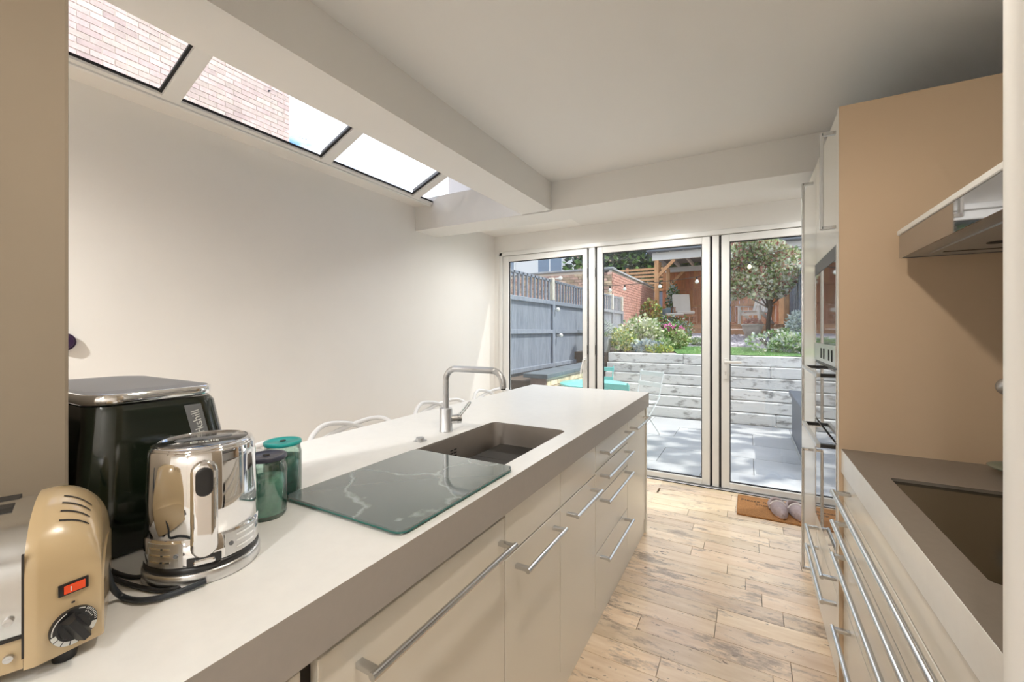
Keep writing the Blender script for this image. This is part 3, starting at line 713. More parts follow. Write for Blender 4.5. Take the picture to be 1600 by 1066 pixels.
# front spine
def onr(ang, r, z): return (r*math.cos(R(ang)), r*math.sin(R(ang)), z)
def curved_panel(b, a0, a1, z0, z1, r, d, n=10):
    vs = []
    for zz in (z0, z1):
        for rr_ in (r, r+d):
            for k in range(n+1): vs.append(onr(a0+(a1-a0)*k/n, rr_, zz))
    m_ = n+1
    fs = []
    for k in range(n):
        fs += [(k, k+1, 2*m_+k+1, 2*m_+k), (m_+k, 3*m_+k, 3*m_+k+1, m_+k+1), (k, m_+k, m_+k+1, k+1), (2*m_+k, 2*m_+k+1, 3*m_+k+1, 3*m_+k)]
    fs += [(0, 2*m_, 3*m_, m_), (n, m_+n, 3*m_+n, 2*m_+n)]
    return b.add(vs, fs)
def capsule(y0, y1, z0, z1, x0, x1, bulge, n=8):
    """rounded capsule plate on local +x side"""
    r = (y1-y0)/2; cy = (y0+y1)/2
    def out(s_): 
        p = []
        for i in range(n+1): t = R(180*i/n); p.append((cy+r*s_*math.cos(t), z1-r+r*s_*math.sin(t)))
        for i in range(n+1): t = R(180+180*i/n); p.append((cy+r*s_*math.cos(t), z0+r+r*s_*math.sin(t)))
        return p
    lv_ = []
    for s_, xx in ((1, x0), (1, x1), (.93, x1+bulge*.5), (.8, x1+bulge*.85), (.5, x1+bulge)): lv_.append([(xx, a, z) for a, z in out(s_)])
    return shell(lv_)
capsule(-.0185, .0185, .042, .200, .070, .080, .006).build('front_spine', 'chrome', kt, local=True)
capsule(-.0118, .0118, .143, .190, .080, .0862, .002).build('black_window', 'black_plastic', kt, local=True)
curved_panel(MB(), -16, 16, .0325, .046, .079, .0045).build('spine_socket', 'black_plastic', kt, local=True)
MB().rbox((.076, -.015, .033), (.0875, .015, .043), .004, 3).build('release_tab', 'chrome', kt, local=True)
for sgn in (1, -1):
    a0, a1 = sorted((sgn*20, sgn*62))
    pn = curved_panel(MB(), a0, a1, .0345, .0715, .0815, .0014).build('lower_panel', 'steel', kt, local=True)
    b = MB()
    for zz in (.042, .0525, .063): curved_panel(b, sgn*32, sgn*58, zz, zz+.0028, .0825, .0012)
    b.build('panel_rib', 'chrome', pn, local=True)
    p = Vector(onr(sgn*26, .0828, .053)); dn = Vector(onr(sgn*26, 1, 0)); MB().cyl(p, p+dn*.0016, .0036, n=16).cyl(p+dn*.0016, p+dn*.002, .0015, n=8).build('panel_screw', 'grey_plastic', pn, local=True)

# cables
def zpt(u, v, zz):
    s_, c_ = math.sin(R(29.2)), math.cos(R(29.2)); t = (u-800)/660; k = (zz-1.33)/((517-v)/660); return Vector(((-s_+c_*t)*k, (c_+s_*t)*k, zz))
cb = thing('toaster_cable', (-.8, .3, ZT), 'thick dark blue-grey flex looping between toaster and kettle', 'cable')
def dpt(u, v, d):
    s_, c_ = math.sin(R(29.2)), math.cos(R(29.2)); l_ = (u-800)/660*d; return Vector((-s_*d+c_*l_, c_*d+s_*l_, 1.33-(v-517)*d/660))
pts = [dpt(92, 765, .655), dpt(112, 783, .66), dpt(132, 797, .66), dpt(148, 803, .655), dpt(157, 822, .645), dpt(163, 855, .63), dpt(166, 885, .625), dpt(174, 914, .628), zpt(190, 932, ZT+.006), zpt(215, 938, ZT+.006), zpt(250, 934, ZT+.006), zpt(290, 921, ZT+.006), zpt(322, 908, ZT+.008)]
MB().tube(pts, .0042, 10, res=6).build('flex', 'rubber', cb)
MB().tube(pts[1:5], .0068, 12, res=4).build('plug_sleeve', 'rubber', cb)
cb2 = MB(); cb2.tube([zpt(150, 876, ZT+.004), zpt(176, 893, ZT+.004), zpt(205, 902, ZT+.004), zpt(228, 899, ZT+.004), zpt(250, 885, ZT+.004)], .0035, 8, res=5)
cb2.tube([zpt(150, 886, ZT+.004), zpt(182, 906, ZT+.004), zpt(215, 917, ZT+.004), zpt(255, 923, ZT+.004), zpt(290, 914, ZT+.004), zpt(318, 896, ZT+.004)], .0035, 8, res=5)
cb2.build('kettle_cable', 'cable_black', label='two thin black cables running under the kettle base', cat='cable')

# ================================================================== JARS
def jar(c, r, h, lid, fillm, label, fh, group=None):
    c = Vector((c[0], c[1], ZT)); t = thing('storage_jar', c, label, 'jar')
    b = MB(); b.lathe((0, 0, 0), [(0, 0), (r*.9, 0), (r, .008), (r, h*.78), (r*.93, h*.86), (r*.90, h*.95), (r*.86, h*.95), (r*.89, h*.85), (r*.955, h*.77), (r*.955, .012), (r*.85, .007), (0, .007)], 36); b.build('glass_body', 'jar_glass', t, local=True)
    b = MB(); b.lathe((0, 0, 0), [(0, h*.93), (r*.96, h*.93), (r*1.0, h*.94), (r*1.0, h*.985), (r*.96, h), (r*.80, h), (r*.78, h*.985), (0, h*.985)], 36); b.build('lid', lid, t, local=True)
    MB().cyl((0, 0, h*.98), (0, 0, h*1.0), .007, n=14).build('lid_knob', 'dark_gap', t, local=True)
    b = MB(); b.lathe((0, 0, 0), [(0, .009), (r*.92, .009), (r*.93, .014), (r*.93, fh), (0, fh*1.03)], 30); b.build('contents', fillm, t, local=True)
    return t
jar((-.935, .553), .041, .135, 'dark_navy_lid', 'teal_fill', 'glass jar with dark navy lid and pale green contents beside the kettle', .085)
jar((-1.02, .645), .043, .135, 'teal_lid', 'dark_teal_fill', 'glass jar with teal lid and dark green contents behind the navy-lidded jar', .095)

# ================================================================== DINING CHAIRS (moulded, looping backs)
def make_chair():
    t = thing('dining_chair', (0, 0, 0), '', 'chair', group='white moulded chairs behind the island')
    b = MB(); n = 20; pts = []
    for i in range(n):
        a = 2*math.pi*i/n; r = 1/(abs(math.cos(a))**2.6+abs(math.sin(a))**2.6)**(1/2.6); pts.append((.21*r*math.cos(a), .215*r*math.sin(a)))
    lv_ = [[(x, y, .435+.02*(y/.215)**2) for x, y in pts], [(x*1.02, y*1.02, .445+.02*(y/.215)**2) for x, y in pts], [(x*.97, y*.97, .458+.02*(y/.215)**2) for x, y in pts], [(x*.5, y*.5, .448) for x, y in pts]]
    shell(lv_, b); b.build('seat', 'white_plastic', t, local=True)
    for sx, sy in ((1, 1), (1, -1), (-1, 1), (-1, -1)):
        MB().tube([(.17*sx, .19*sy, .44), (.20*sx, .225*sy, .22), (.23*sx, .25*sy, 0.005)], .013, 10, res=4).build('leg', 'white_plastic', t, local=True)
    # three interlacing loops; back at -x, arms curve forward
    hoop = [(.17, -.275, .62), (-.02, -.285, .70), (-.17, -.26, .775), (-.235, -.14, .838), (-.25, 0, .828), (-.245, .12, .785), (-.21, .22, .70), (-.15, .24, .56), (-.12, .20, .45)]
    MB().tube(hoop, .0135, 12, res=6).build('back_loop', 'white_plastic', t, local=True)
    MB().tube([(a, -c, z) for a, c, z in [(.17, -.275, .62), (-.02, -.285, .70), (-.16, -.27, .80), (-.22, -.20, .822), (-.255, -.05, .80), (-.255, .10, .765), (-.22, .24, .73), (-.17, .26, .60), (-.14, .22, .45)]], .0135, 12, res=6).build('back_loop', 'white_plastic', t, local=True)
    MB().tube([(-.10, -.20, .45), (-.17, -.22, .60), (-.22, -.17, .72), (-.245, 0, .765), (-.22, .17, .72), (-.17, .22, .60), (-.10, .20, .45)], .013, 12, res=6).build('back_loop', 'white_plastic', t, local=True)
    for s_ in (1, -1): MB().tube([(.17, .275*s_, .62), (.20, .26*s_, .55), (.19, .21*s_, .45)], .013, 10, res=4).build('arm_support', 'white_plastic', t, local=True)
    return t
ch = make_chair()
chl = ['white looped-back chair nearest the jars, mostly hidden by the teal-lidded jar', 'white looped-back chair between the jars and the tap, behind the worktop', 'white looped-back chair seen directly behind the tap', 'white looped-back chair farthest back beside the glass doors']
cs = [ch]+[copy_tree(ch) for _ in range(3)]
for c_, y_, lb in zip(cs, (1.03, 1.62, 2.40, 3.10), chl): c_.location = (-1.76, y_, -.002); c_.scale = (1, 1, .978); c_['label'] = lb

# round dark thing on the left wall
b = MB(); b.cyl((XL, .607, 1.285), (XL+.018, .607, 1.285), .036, n=28); b.cyl((XL+.018, .607, 1.285), (XL+.028, .607, 1.285), .030, .026, n=28); b.build('wall_knob', 'purple_black', label='dark purple round knob on the left wall beside the wall end', cat='knob')

# ================================================================== RIGHT SIDE
XW = .283
HX0, HX1, HY0, HY1 = .345, .86, .98, 1.545
slab_hole([(XW, .62), (XR, .62), (XR, 1.838), (XW, 1.838)], rrect(HX0, HY0, HX1, HY1, .012), .838, ZT).build('worktop', ['worktop_right', 'worktop_right'], label='grey-taupe worktop under the cooker hood on the right', cat='worktop')
MB().rbox((XW-.001, .63, .84), (XW+.0005, 1.838, ZT-.001), .0003, 1).build('edge_strip', 'worktop', bpy.data.objects['worktop.001'] if 'worktop.001' in bpy.data.objects else None)
hb_ = thing('induction_hob', ((HX0+HX1)/2, (HY0+HY1)/2, .9), 'black glass hob sunk into the right-hand worktop', 'hob')
MB().prism(rrect(HX0+.001, HY0+.001, HX1-.001, HY1-.001, .012), 'z', .845, .912).build('glass_plate', 'hob_glass', hb_)
b = MB()
for k in (0,): b.lathe((.60, 1.10, .9122), [(.0, 0), (.028, 0), (.028, .0006), (0, .0006)], 24)
b.build('zone_mark', 'grey_plastic', hb_)
# base drawers
cabinet('cream drawer bank under the right worktop with long steel bars', .72, 1.836, [('drawer', .742, .834, [('h', .60, 1.735, .800)]), ('drawer', .628, .742, [('h', .60, 1.735, .700)]), ('drawer', .395, .628, [('h', .60, 1.735, .592)]), ('drawer', .09, .395, [('h', .60, 1.735, .352)])], xf=.288, s_=-1, name='drawer_cabinet')
MB().box((.30, .62, 0), (.32, 3.03, .088)).build('baseboard_right', 'cream_front', kind='structure')
# tall units
sp = MB().rbox((.276, 1.838, 0), (XR, 1.862, 2.11), .001, 1); sp.build('tall_side_panel', 'panel_beige', label='tall beige cabinet side panel facing the hob and hood', cat='panel')
MB().box((.2745, 1.837, 0), (.276, 1.8625, 2.11)).build('panel_edge_strip', 'cream_front', bpy.data.objects['tall_side_panel'])
XT = .278
tu = cabinet('tall cream oven housing with top cupboard and two low drawers', 1.864, 2.42, [('door', 1.64, 2.11, [('v', 1.70, 2.055, 1.912)]), ('drawer', .387, .478, [('h', 1.885, 2.36, .435)]), ('drawer', .09, .387, [('h', 1.885, 2.36, .345)])], xf=XT, s_=-1, ztop=2.11, name='oven_housing')
fg = cabinet('tall cream fridge housing with two long upright handles by the doors', 2.424, 3.03, [('door', .80, 2.11, [('v', .865, 2.055, 2.515)]), ('door', .09, .80, [('v', .16, .755, 2.515)])], xf=XT, s_=-1, ztop=2.11, name='fridge_housing')
def appliance(name, label, z0, z1, parts):
    t = thing(name, (XT+.1, 2.14, z0), label, 'oven')
    MB().rbox((XT-.004, 1.872, z0+.003), (XT+.018, 2.412, z1-.003), .001, 1).build('front_glass', 'oven_glass', t)
    MB().box((XT-.006, 2.402, z0), (XT+.018, 2.416, z1)).build('side_trim', 'steel', t); MB().box((XT-.006, 1.868, z0), (XT+.018, 1.8735, z1)).build('side_trim', 'steel', t)
    return t
def bracket(t, z):
    b = MB(); b.rbox((XT-.058, 1.915, z-.007), (XT-.044, 2.375, z+.007), .001, 1); b.build('handle', 'steel', t)
    for q in (1.915, 2.355): MB().box((XT-.046, q, z-.0065), (XT-.004, q+.02, z+.0065)).build('handle_bracket', 'black_plastic', t)
a1_ = appliance('microwave_oven', 'mirror-glass built-in microwave with steel button strip, top of three', 1.197, 1.637, 0)
MB().box((XT-.006, 1.872, 1.585), (XT, 2.402, 1.634)).build('top_vent', 'black_plastic', a1_)
MB().rbox((XT-.008, 1.872, 1.20), (XT-.003, 2.402, 1.275), .001, 1).build('control_strip', 'steel', a1_)
for q in (1.93, 2.0, 2.12, 2.19): MB().rbox((XT-.0105, q, 1.215), (XT-.008, q+.012, 1.258), .001, 1).build('button', 'black_plastic', a1_)
a2_ = appliance('steam_oven', 'mirror-glass compact oven with bar handle, middle of three appliances', .93, 1.19, 0); bracket(a2_, 1.165)
a3_ = appliance('oven', 'mirror-glass oven with bar handle at the bottom of the three', .484, .925, 0); bracket(a3_, .905)
MB().box((XT-.003, 1.87, 1.188), (XT+.01, 2.41, 1.198)).build('joint_strip', 'black_plastic', a2_)

# cooker hood
hd_ = thing('cooker_hood', (.65, 1.2, 1.55), 'slim mirror-fronted cooker hood with white top edge over the hob', 'cooker hood')
HXF = .42
MB().box((HXF+.003, .64, 1.562), (XR, 1.775, 1.632)).build('housing', 'matt_steel', hd_)
MB().box((HXF, .64, 1.560), (HXF+.003, 1.775, 1.632)).build('mirror_front', 'mirror_black', hd_)
MB().box((HXF+.001, 1.775, 1.560), (XR, 1.778, 1.632)).build('side_cheek', 'grey_plastic', hd_)
MB().rbox((HXF-.004, .64, 1.633), (XR, 1.780, 1.649), .002, 1).build('top_plate', 'upvc', hd_)
MB().box((.47, .66, 1.5575), (XR-.02, 1.70, 1.5615)).build('underside_panel', 'matt_steel', hd_)
b = MB()
for q in (1.66, 1.33, 1.0): b.box((.49, q, 1.5562), (.90, q+.008, 1.5576))
b.build('panel_groove', 'dark_gap', hd_)
for q in (1.55, 1.2): MB().cyl((.56, q, 1.556), (.56, q, 1.558), .022, n=24).build('lamp', 'dark_gap', hd_)
# dish and wall knob
ds = thing('serving_dish', (.70, 1.73, ZT), 'pale green oval dish pushed against the beige side panel', 'dish')
n_ = 36; b = MB()
for r_, z_ in (): pass
lv_ = [[(.70+k*.095*math.cos(2*math.pi*i/n_), 1.728+k*.072*math.sin(2*math.pi*i/n_), z) for i in range(n_)] for k, z in ((.55, ZT+.001), (.62, ZT+.004), (1.0, ZT+.020), (1.04, ZT+.024), (.98, ZT+.022), (.58, ZT+.008))]
shell(lv_, b); b.build('dish_body', 'dish_green', ds)
kn = MB(); kn.cyl((.665, 1.838, 1.165), (.665, 1.80, 1.165), .008, n=14); kn.ball((.665, 1.79, 1.165), .026, .02, .026, 20, 12); kn.build('panel_knob', 'matt_steel', label='round grey knob on the beige side panel above the dish', cat='knob')

# doormat and slippers
dm = thing('doormat', (.2, 3.66, 0), 'brown coir doormat with dark lettering in front of the right door', 'doormat')
MB().rbox((-.072, 3.46, .0), (.53, 3.86, .014), .004, 1).build('coir_pad', 'coir', dm)
text('Please Remove Your', .052, 'mat_print', dm, loc=(.17, 3.755, .0145), ext=.0004)
text('Shoes Here', .052, 'mat_print', dm, loc=(.17, 3.695, .0145), ext=.0004)
def slipper(loc, rz, label):
    t = thing('slipper', loc, label, 'slipper', rz=rz)
    def ring(z, s_, sh=0): return [(s_*(.046+.010*math.cos(a*.5) if False else .047)*math.sin(a), -.125*s_*math.cos(a)*(1 if math.cos(a) > 0 else .95)+sh, z) for a in [2*math.pi*i/24 for i in range(24)]]
    shell([ring(.0, .96), ring(.004, 1.0), ring(.010, 1.0), ring(.013, .97)]).build('sole', 'sole', t, local=True)
    b = MB(); vs = []; n = 9; m_ = 13
    for k in range(n):      # toe box along y from the toe (-y) back to the instep
        u_ = k/(n-1); yy = -.124+u_*.165; wd = .050*math.sin(min(1, (u_*1.5+.12))*math.pi/2); hh = .018+.042*math.sin(min(1, u_*1.35+.18)*math.pi/2)
        for i in range(m_): a = math.pi*i/(m_-1); vs.append((wd*math.cos(a), yy, .011+hh*math.sin(a)**.8))
    b.add(vs, [(k*m_+i, k*m_+i+1, (k+1)*m_+i+1, (k+1)*m_+i) for k in range(n-1) for i in range(m_-1)], True)
    b.add([vs[i] for i in range(m_)], [list(range(m_))])
    b.build('upper', 'slipper_fabric', t, local=True)
    b = MB(); e = [vs[(n-1)*m_+i] for i in range(m_)]; b.tube(e, .007, 8, res=2); b.build('fleece_cuff', 'fleece', t, local=True)
    b = MB(); b.tube([(.048, .04, .02), (.046, .085, .035), (.02, .118, .05), (-.02, .118, .05), (-.046, .085, .035), (-.048, .04, .02)], .012, 8, res=5, flat=1.8); b.build('heel_wall', 'slipper_fabric', t, local=True)
    return t
slipper((.195, 3.60, .0145), R(8), 'left grey-mauve slipper with fleece lining on the doormat')
slipper((.310, 3.60, .0145), R(14), 'right grey-mauve slipper, partly hidden by the fridge handle')

# ================================================================== GARDEN: GROUND
random.seed(21)
pa = struct('patio', (-.8, 5.6, -.1))
MB().box((-3.2, YB+.1, -.2), (2.2, 7.2, -.066)).build('bed_joint', 'grout', pa)
y = YB+.10; k = 0
while y < 7.1:
    x = -3.1-(.45 if k % 2 else 0)
    while x < 2.1:
        piece('paving_slab', (max(x, -3.1)+.003, y+.003, -.066), (min(x+.9, 2.1)-.003, min(y+.6, 7.14)-.003, -.05+random.uniform(-.0015, .0015)), 'paving', pa, .0)
        x += .9
    y += .6; k += 1
st = thing('sleeper_steps', (-.5, 7.3, -.05), 'white-washed timber sleepers stacked like steps up to the lawn', 'retaining wall')
for i in range(6):
    z0 = -.05+i*.1655; y0 = 7.10+i*.09
    x = -2.2+(0 if i % 2 else -.0); cuts = [-2.22, (.35, -.62, 1.0, -.55, .3, -.95)[i], 1.55]
    for a_, c_ in zip(cuts[:-1], cuts[1:]):
        jx = random.uniform(-.006, .006)
        MB().rbox((a_+.001, y0+jx, z0+.0005), (c_-.001, y0+.30, z0+.158), .014, 3).build('sleeper', 'sleeper', st)
lw = struct('lawn', (-.5, 9.5, .93))
MB().box((-3.0, 7.6, .1), (1.3, 18.5, .930)).build('ground', 'soil', lw)
def flat(poly, z, name, mt, par): 
    b = MB(); b.add([(x, y, z) for x, y in poly], [list(range(len(poly)))]); return b.build(name, mt, par)
edge = [(-1.05, 7.62), (.9, 7.62), (.62, 8.6), (.40, 9.8), (.15, 11.0), (-.5, 11.45), (-1.3, 11.4), (-1.75, 10.6), (-1.5, 9.3), (-1.2, 8.4)]
flat(edge, .945, 'turf', 'lawn', lw)
def inside(x, y, poly):
    c = False; n = len(poly)
    for i in range(n):
        (a, b_), (d, e) = poly[i], poly[i-1]
        if (b_ > y) != (e > y) and x < (d-a)*(y-b_)/(e-b_)+a: c = not c
    return c
b = MB()
for i in range(14000):
    x = random.uniform(-1.8, .95); y = 7.62+3.8*random.random()**1.3
    if inside(x, y, edge):
        h = random.uniform(.018, .035); a = random.random()*6.28; dx = .004*math.cos(a); dy = .004*math.sin(a); lx = random.uniform(-.01, .01)
        b.add([(x-dx, y-dy, .945), (x+dx, y+dy, .945), (x+lx, y+lx, .945+h)], [(0, 1, 2)])
b.build('grass_blades', 'grass', lw, kind='stuff')
# slate chippings rising to the deck
gzf = lambda x, y: .948+max(0, y-11.0)*.082
gb = struct('gravel_bed', (-.5, 13, .95))
b = MB(); b.add([(-3, 10.6, .938), (1.3, 10.6, .938), (1.3, 14.6, 1.235), (-3, 14.6, 1.235), (-3, 11, .94), (1.3, 11, .94)], [(0, 1, 5, 4), (4, 5, 2, 3)]); b.build('slate_base', 'slate', gb)
b = MB()
for i in range(5200):
    x = random.uniform(-1.5, 1.12); y = random.uniform(9.4, 14.45)
    if inside(x, y, edge) or (y < 11 and x < -1): continue
    r = random.uniform(.015, .045); z = gzf(x, y)+.003; a = random.random()*3.1; ca, sa = math.cos(a)*r, math.sin(a)*r
    b.add([(x-ca, y-sa, z), (x+sa, y-ca, z+random.uniform(0, .02)), (x+ca, y+sa, z), (x-sa, y+ca, z+random.uniform(0, .02)), (x, y, z+r*.7)], [(0, 1, 4), (1, 2, 4), (2, 3, 4), (3, 0, 4)])
b.build('slate_chips', mat('slate_chip', (.42, .39, .44), .6, var=.5, scale=14), gb, kind='stuff')

# ================================================================== LEFT FENCE
FX = -2.90
lf = thing('garden_fence', (FX, 7.5, -.05), 'blue-grey painted board fence with trellis top along the left boundary', 'fence')
posts = [2.9, 4.73, 6.56, 8.39, 10.15, 11.05]
def ft(y): return 1.835  # solid panel top
for i, y in enumerate(posts):
    MB().rbox((FX-.05, y-.05, -.05), (FX+.05, y+.05, 1.84), .006, 1).build('post', 'fence_blue', lf)
    MB().rbox((FX-.045, y-.045, 1.84), (FX+.045, y+.045, 2.22), .012, 1).build('post_top', 'old_wood', lf)
for y0, y1 in zip(posts[:-1], posts[1:]):
    a = y0+.05; e = y1-.05; n = max(4, round((e-a)/.125)); wd = (e-a)/n
    for k in range(n):
        b = MB(); ya = a+k*wd; yb = ya+wd+.008
        b.add([(FX-.010, ya, .0), (FX+.006, ya, .0), (FX+.014, yb, .0), (FX-.002, yb, .0), (FX-.010, ya, 1.79), (FX+.006, ya, 1.79), (FX+.014, yb, 1.79), (FX-.002, yb, 1.79)],
              [(0, 3, 2, 1), (4, 5, 6, 7), (0, 1, 5, 4), (1, 2, 6, 5), (2, 3, 7, 6), (3, 0, 4, 7)]); b.build('fence_board', 'fence_blue', lf)
    for z in (.22, .76, 1.32, 1.80): MB().rbox((FX+.012, a, z-.035), (FX+.052, e, z+.03), .004, 1).build('rail', 'fence_blue', lf)
    MB().rbox((FX-.03, a, 2.155), (FX+.012, e, 2.195), .003, 1).build('trellis_rail', 'fence_blue', lf)
    n = round((e-a)/.135)
    for k in range(n):
        yy = a+(k+.5)*(e-a)/n; MB().box((FX-.014, yy-.017, 1.83), (FX+.012, yy+.017, 2.19)).build('trellis_slat', 'fence_blue', lf)
for i, (y, z, lb) in enumerate(((6.73, 2.23, 'white round festoon bulb at the top of the left fence post'), (6.62, 1.69, 'white round festoon bulb just under the trellis of the left fence'), (6.75, 1.25, 'white round festoon bulb lowest on the left fence'))):
    b = MB(); b.ball((FX+.09, y, z), .036, n=14, m_=8).cyl((FX+.0, y, z), (FX+.07, y, z), .01, n=8); b.build('garden_bulb', 'bulb', label=lb, cat='light')

# raised brick bed wall with slate coping
rw = thing('raised_bed_wall', (-2.28, 6, -.05), 'low yellow brick garden wall with dark coping beside the bistro table', 'wall')
MB().box((-2.35, 4.83, -.05), (-2.215, 7.1, .735)).build('mortar_bed', 'mortar', rw)
brick_face(rw, 'y', -2.215, 4.84, 7.1, -.045, .735, .015, 'brick_yellow', 1, 140)
MB().rbox((-2.42, 4.80, -.05), (-2.205, 4.838, .735), .006, 1).build('rendered_end', 'render_brown', rw)
for k in range(5): MB().rbox((-2.50, 4.76+k*.475, .735), (-2.16, 4.76+(k+1)*.475-.006, .79), .006, 1).build('coping_slab', 'coping_slate', rw)
MB().box((-2.88, 4.85, -.05), (-2.36, 7.1, .68)).build('bed_soil', 'soil', rw)

# neighbour's brick boundary wall
random.seed(9)
bw = thing('boundary_brick_wall', (-3.6, 12, .9), 'red brick boundary wall with stone coping rising behind the left fence', 'wall')
MB().box((-7.0, 10.72, .5), (-3.13, 10.92, 2.92)).box((-3.25, 10.72, .5), (-3.062, 16.2, 2.90)).build('mortar_bed', 'mortar', bw)
def t2(A, B):
    u, v = proj((A[0]+B[0])/2, 10.7, (A[2]+B[2])/2); return 790 < u and v < 482
brick_face(bw, 'x', 10.72, -6.2, -3.05, 1.65, 2.90, .02, 'brick_stock', -1, 290, test=t2)
brick_face(bw, 'y', -3.062, 10.72, 16.2, 1.05, 2.88, .02, 'brick_red', 1, 0, stuff_name='small_bricks')
MB().rbox((-7.0, 10.66, 2.91), (-3.0, 10.95, 2.965), .01, 1).build('coping', 'coping', bw)
MB().rbox((-3.30, 10.70, 2.89), (-3.0, 16.2, 2.945), .01, 1).build('coping', 'coping', bw)

# white house and terrace beyond
hs = thing('far_house', (-12, 24, 0), 'white rendered house with windows just above the left fence', 'house')
MB().box((-26, 26, 0), (-9.6, 32, 9)).build('rendered_wall', 'render_white', hs)
for x in (-19.2, -15.2, -11.6):
    f = MB().rbox((x-.95, 25.93, 4.2), (x+.95, 26.02, 6.6), .02, 1).build('window_frame', 'upvc', hs)
    for k in (-.45, .45): MB().box((x+k-.40, 25.915, 4.3), (x+k+.40, 25.93, 6.5)).build('pane', 'house_glass', f)
MB().box((-21, 25.9, 3.9), (-13.5, 26.1, 3.98)).build('ledge', 'coping', hs)
h2 = thing('brick_house', (-8, 27, 0), 'brown brick house end with a white window beside the white house', 'house')
MB().box((-9.58, 25.6, 0), (-6.2, 30, 8.5)).build('brick_wall', 'brick_stock', h2)
f = MB().rbox((-8.9, 25.5, 4.6), (-7.6, 25.62, 6.6), .02, 1).build('window_frame', 'upvc', h2); MB().box((-8.8, 25.48, 4.75), (-7.7, 25.5, 6.5)).build('pane', 'house_glass', f)

# far slatted screen left of the pergola
ss = thing('slatted_screen', (-4, 18.6, .8), 'pale slatted timber screen on posts behind the brick wall', 'fence')
for x in (-6.2, -4.6, -3.05): MB().rbox((x-.05, 18.5, .8), (x+.05, 18.6, 4.05), .005, 1).build('post', 'chair_wood', ss)
for k in range(7): MB().box((-6.2, 18.47, 3.0+k*.15), (-3.0, 18.495, 3.09+k*.15)).build('slat', 'cedar_light', ss)
MB().box((-6.2, 18.52, 1), (-3.0, 18.55, 2.98)).build('solid_panel', 'fence_right', ss)

# ================================================================== PERGOLA, DECK, CEDAR FENCE
PY = 15.0; DZ = 1.53
dk = thing('timber_deck', (-.9, 16, 1.2), 'orange-brown timber deck with a step under the pergola', 'deck')
for k in range(2): MB().rbox((-2.95, 14.52, 1.235+k*.15), (.9, 14.56, 1.235+k*.15+.145), .004, 1).build('riser_board', 'deck_wood', dk)
for k in range(20): piece('deck_board', (-2.95, 14.50+k*.16, DZ-.03), (.9, 14.50+k*.16+.152, DZ), 'deck_wood', dk, .0)
MB().rbox((-.5, 14.1, 1.19), (.0, 14.5, 1.36), .01, 1).build('low_step', 'deck_wood', dk)
pg = thing('pergola', (-.7, 16, DZ), 'timber pergola with orange posts, white rafters and grey roof', 'pergola')
for x, y in ((-2.72, PY), (-2.72, 17.4), (1.0, PY), (1.0, 17.4)): MB().rbox((x-.07, y-.07, DZ+.001), (x+.07, y+.07, 3.74), .008, 1).build('post', 'cedar_light', pg)
MB().beam((-2.72, PY, 3.15), (-2.15, PY, 3.72), .09, .10).build('brace', 'cedar_light', pg)
MB().beam((-2.72, PY+.05, 3.15), (-2.72, PY+.62, 3.72), .09, .10).build('brace', 'cedar_light', pg)
MB().beam((-2.72, 17.4, 3.05), (-2.1, 17.4, 3.68), .09, .10).build('brace', 'cedar_light', pg)
MB().rbox((-2.86, PY-.08, 3.72), (1.4, PY+.02, 3.98), .008, 1).build('fascia', 'white_wood', pg)
MB().rbox((-2.82, 17.34, 3.60), (1.4, 17.44, 3.80), .008, 1).build('rear_beam', 'white_wood', pg)
MB().rbox((-2.82, PY, 3.74), (-2.70, 17.4, 3.90), .008, 1).build('side_beam', 'white_wood', pg)
for k in range(8): MB().box((-2.35+k*.5, PY, 3.78), (-2.29+k*.5, 17.5, 3.90)).build('rafter', 'white_wood', pg)
MB().rbox((-3.0, PY-.35, 3.985), (1.6, 17.8, 4.09), .01, 1).build('roof', 'roof_felt', pg)
MB().box((-3.0, 17.60, 4.05), (1.6, 17.8, 4.5)).build('roof_ridge', 'roof_felt', pg)
cf = thing('cedar_fence', (-.9, 17.8, 1.5), 'warm orange cedar board fence at the back of the deck', 'fence')
n = 30
for k in range(n):
    x0 = -3.0+k*4.3/n; MB().box((x0+.003, 17.75+(.012 if k % 2 else 0), 1.5), (x0+4.3/n-.003, 17.79+(.012 if k % 2 else 0), 2.98)).build('fence_board', 'cedar', cf)
for k in range(n):
    x0 = -3.0+k*4.3/n; MB().box((x0+.002, 17.82, 2.98), (x0+4.3/n-.002, 17.85, 3.75)).build('upper_board', 'cedar', cf)
for z in (1.62, 2.28, 2.94): MB().rbox((-3.0, 17.70, z-.04), (1.3, 17.75, z+.04), .005, 1).build('rail', 'cedar', cf)
for x in (-1.35, .45): MB().rbox((x-.05, 17.69, 1.5), (x+.05, 17.76, 3.0), .005, 1).build('post', 'cedar', cf)

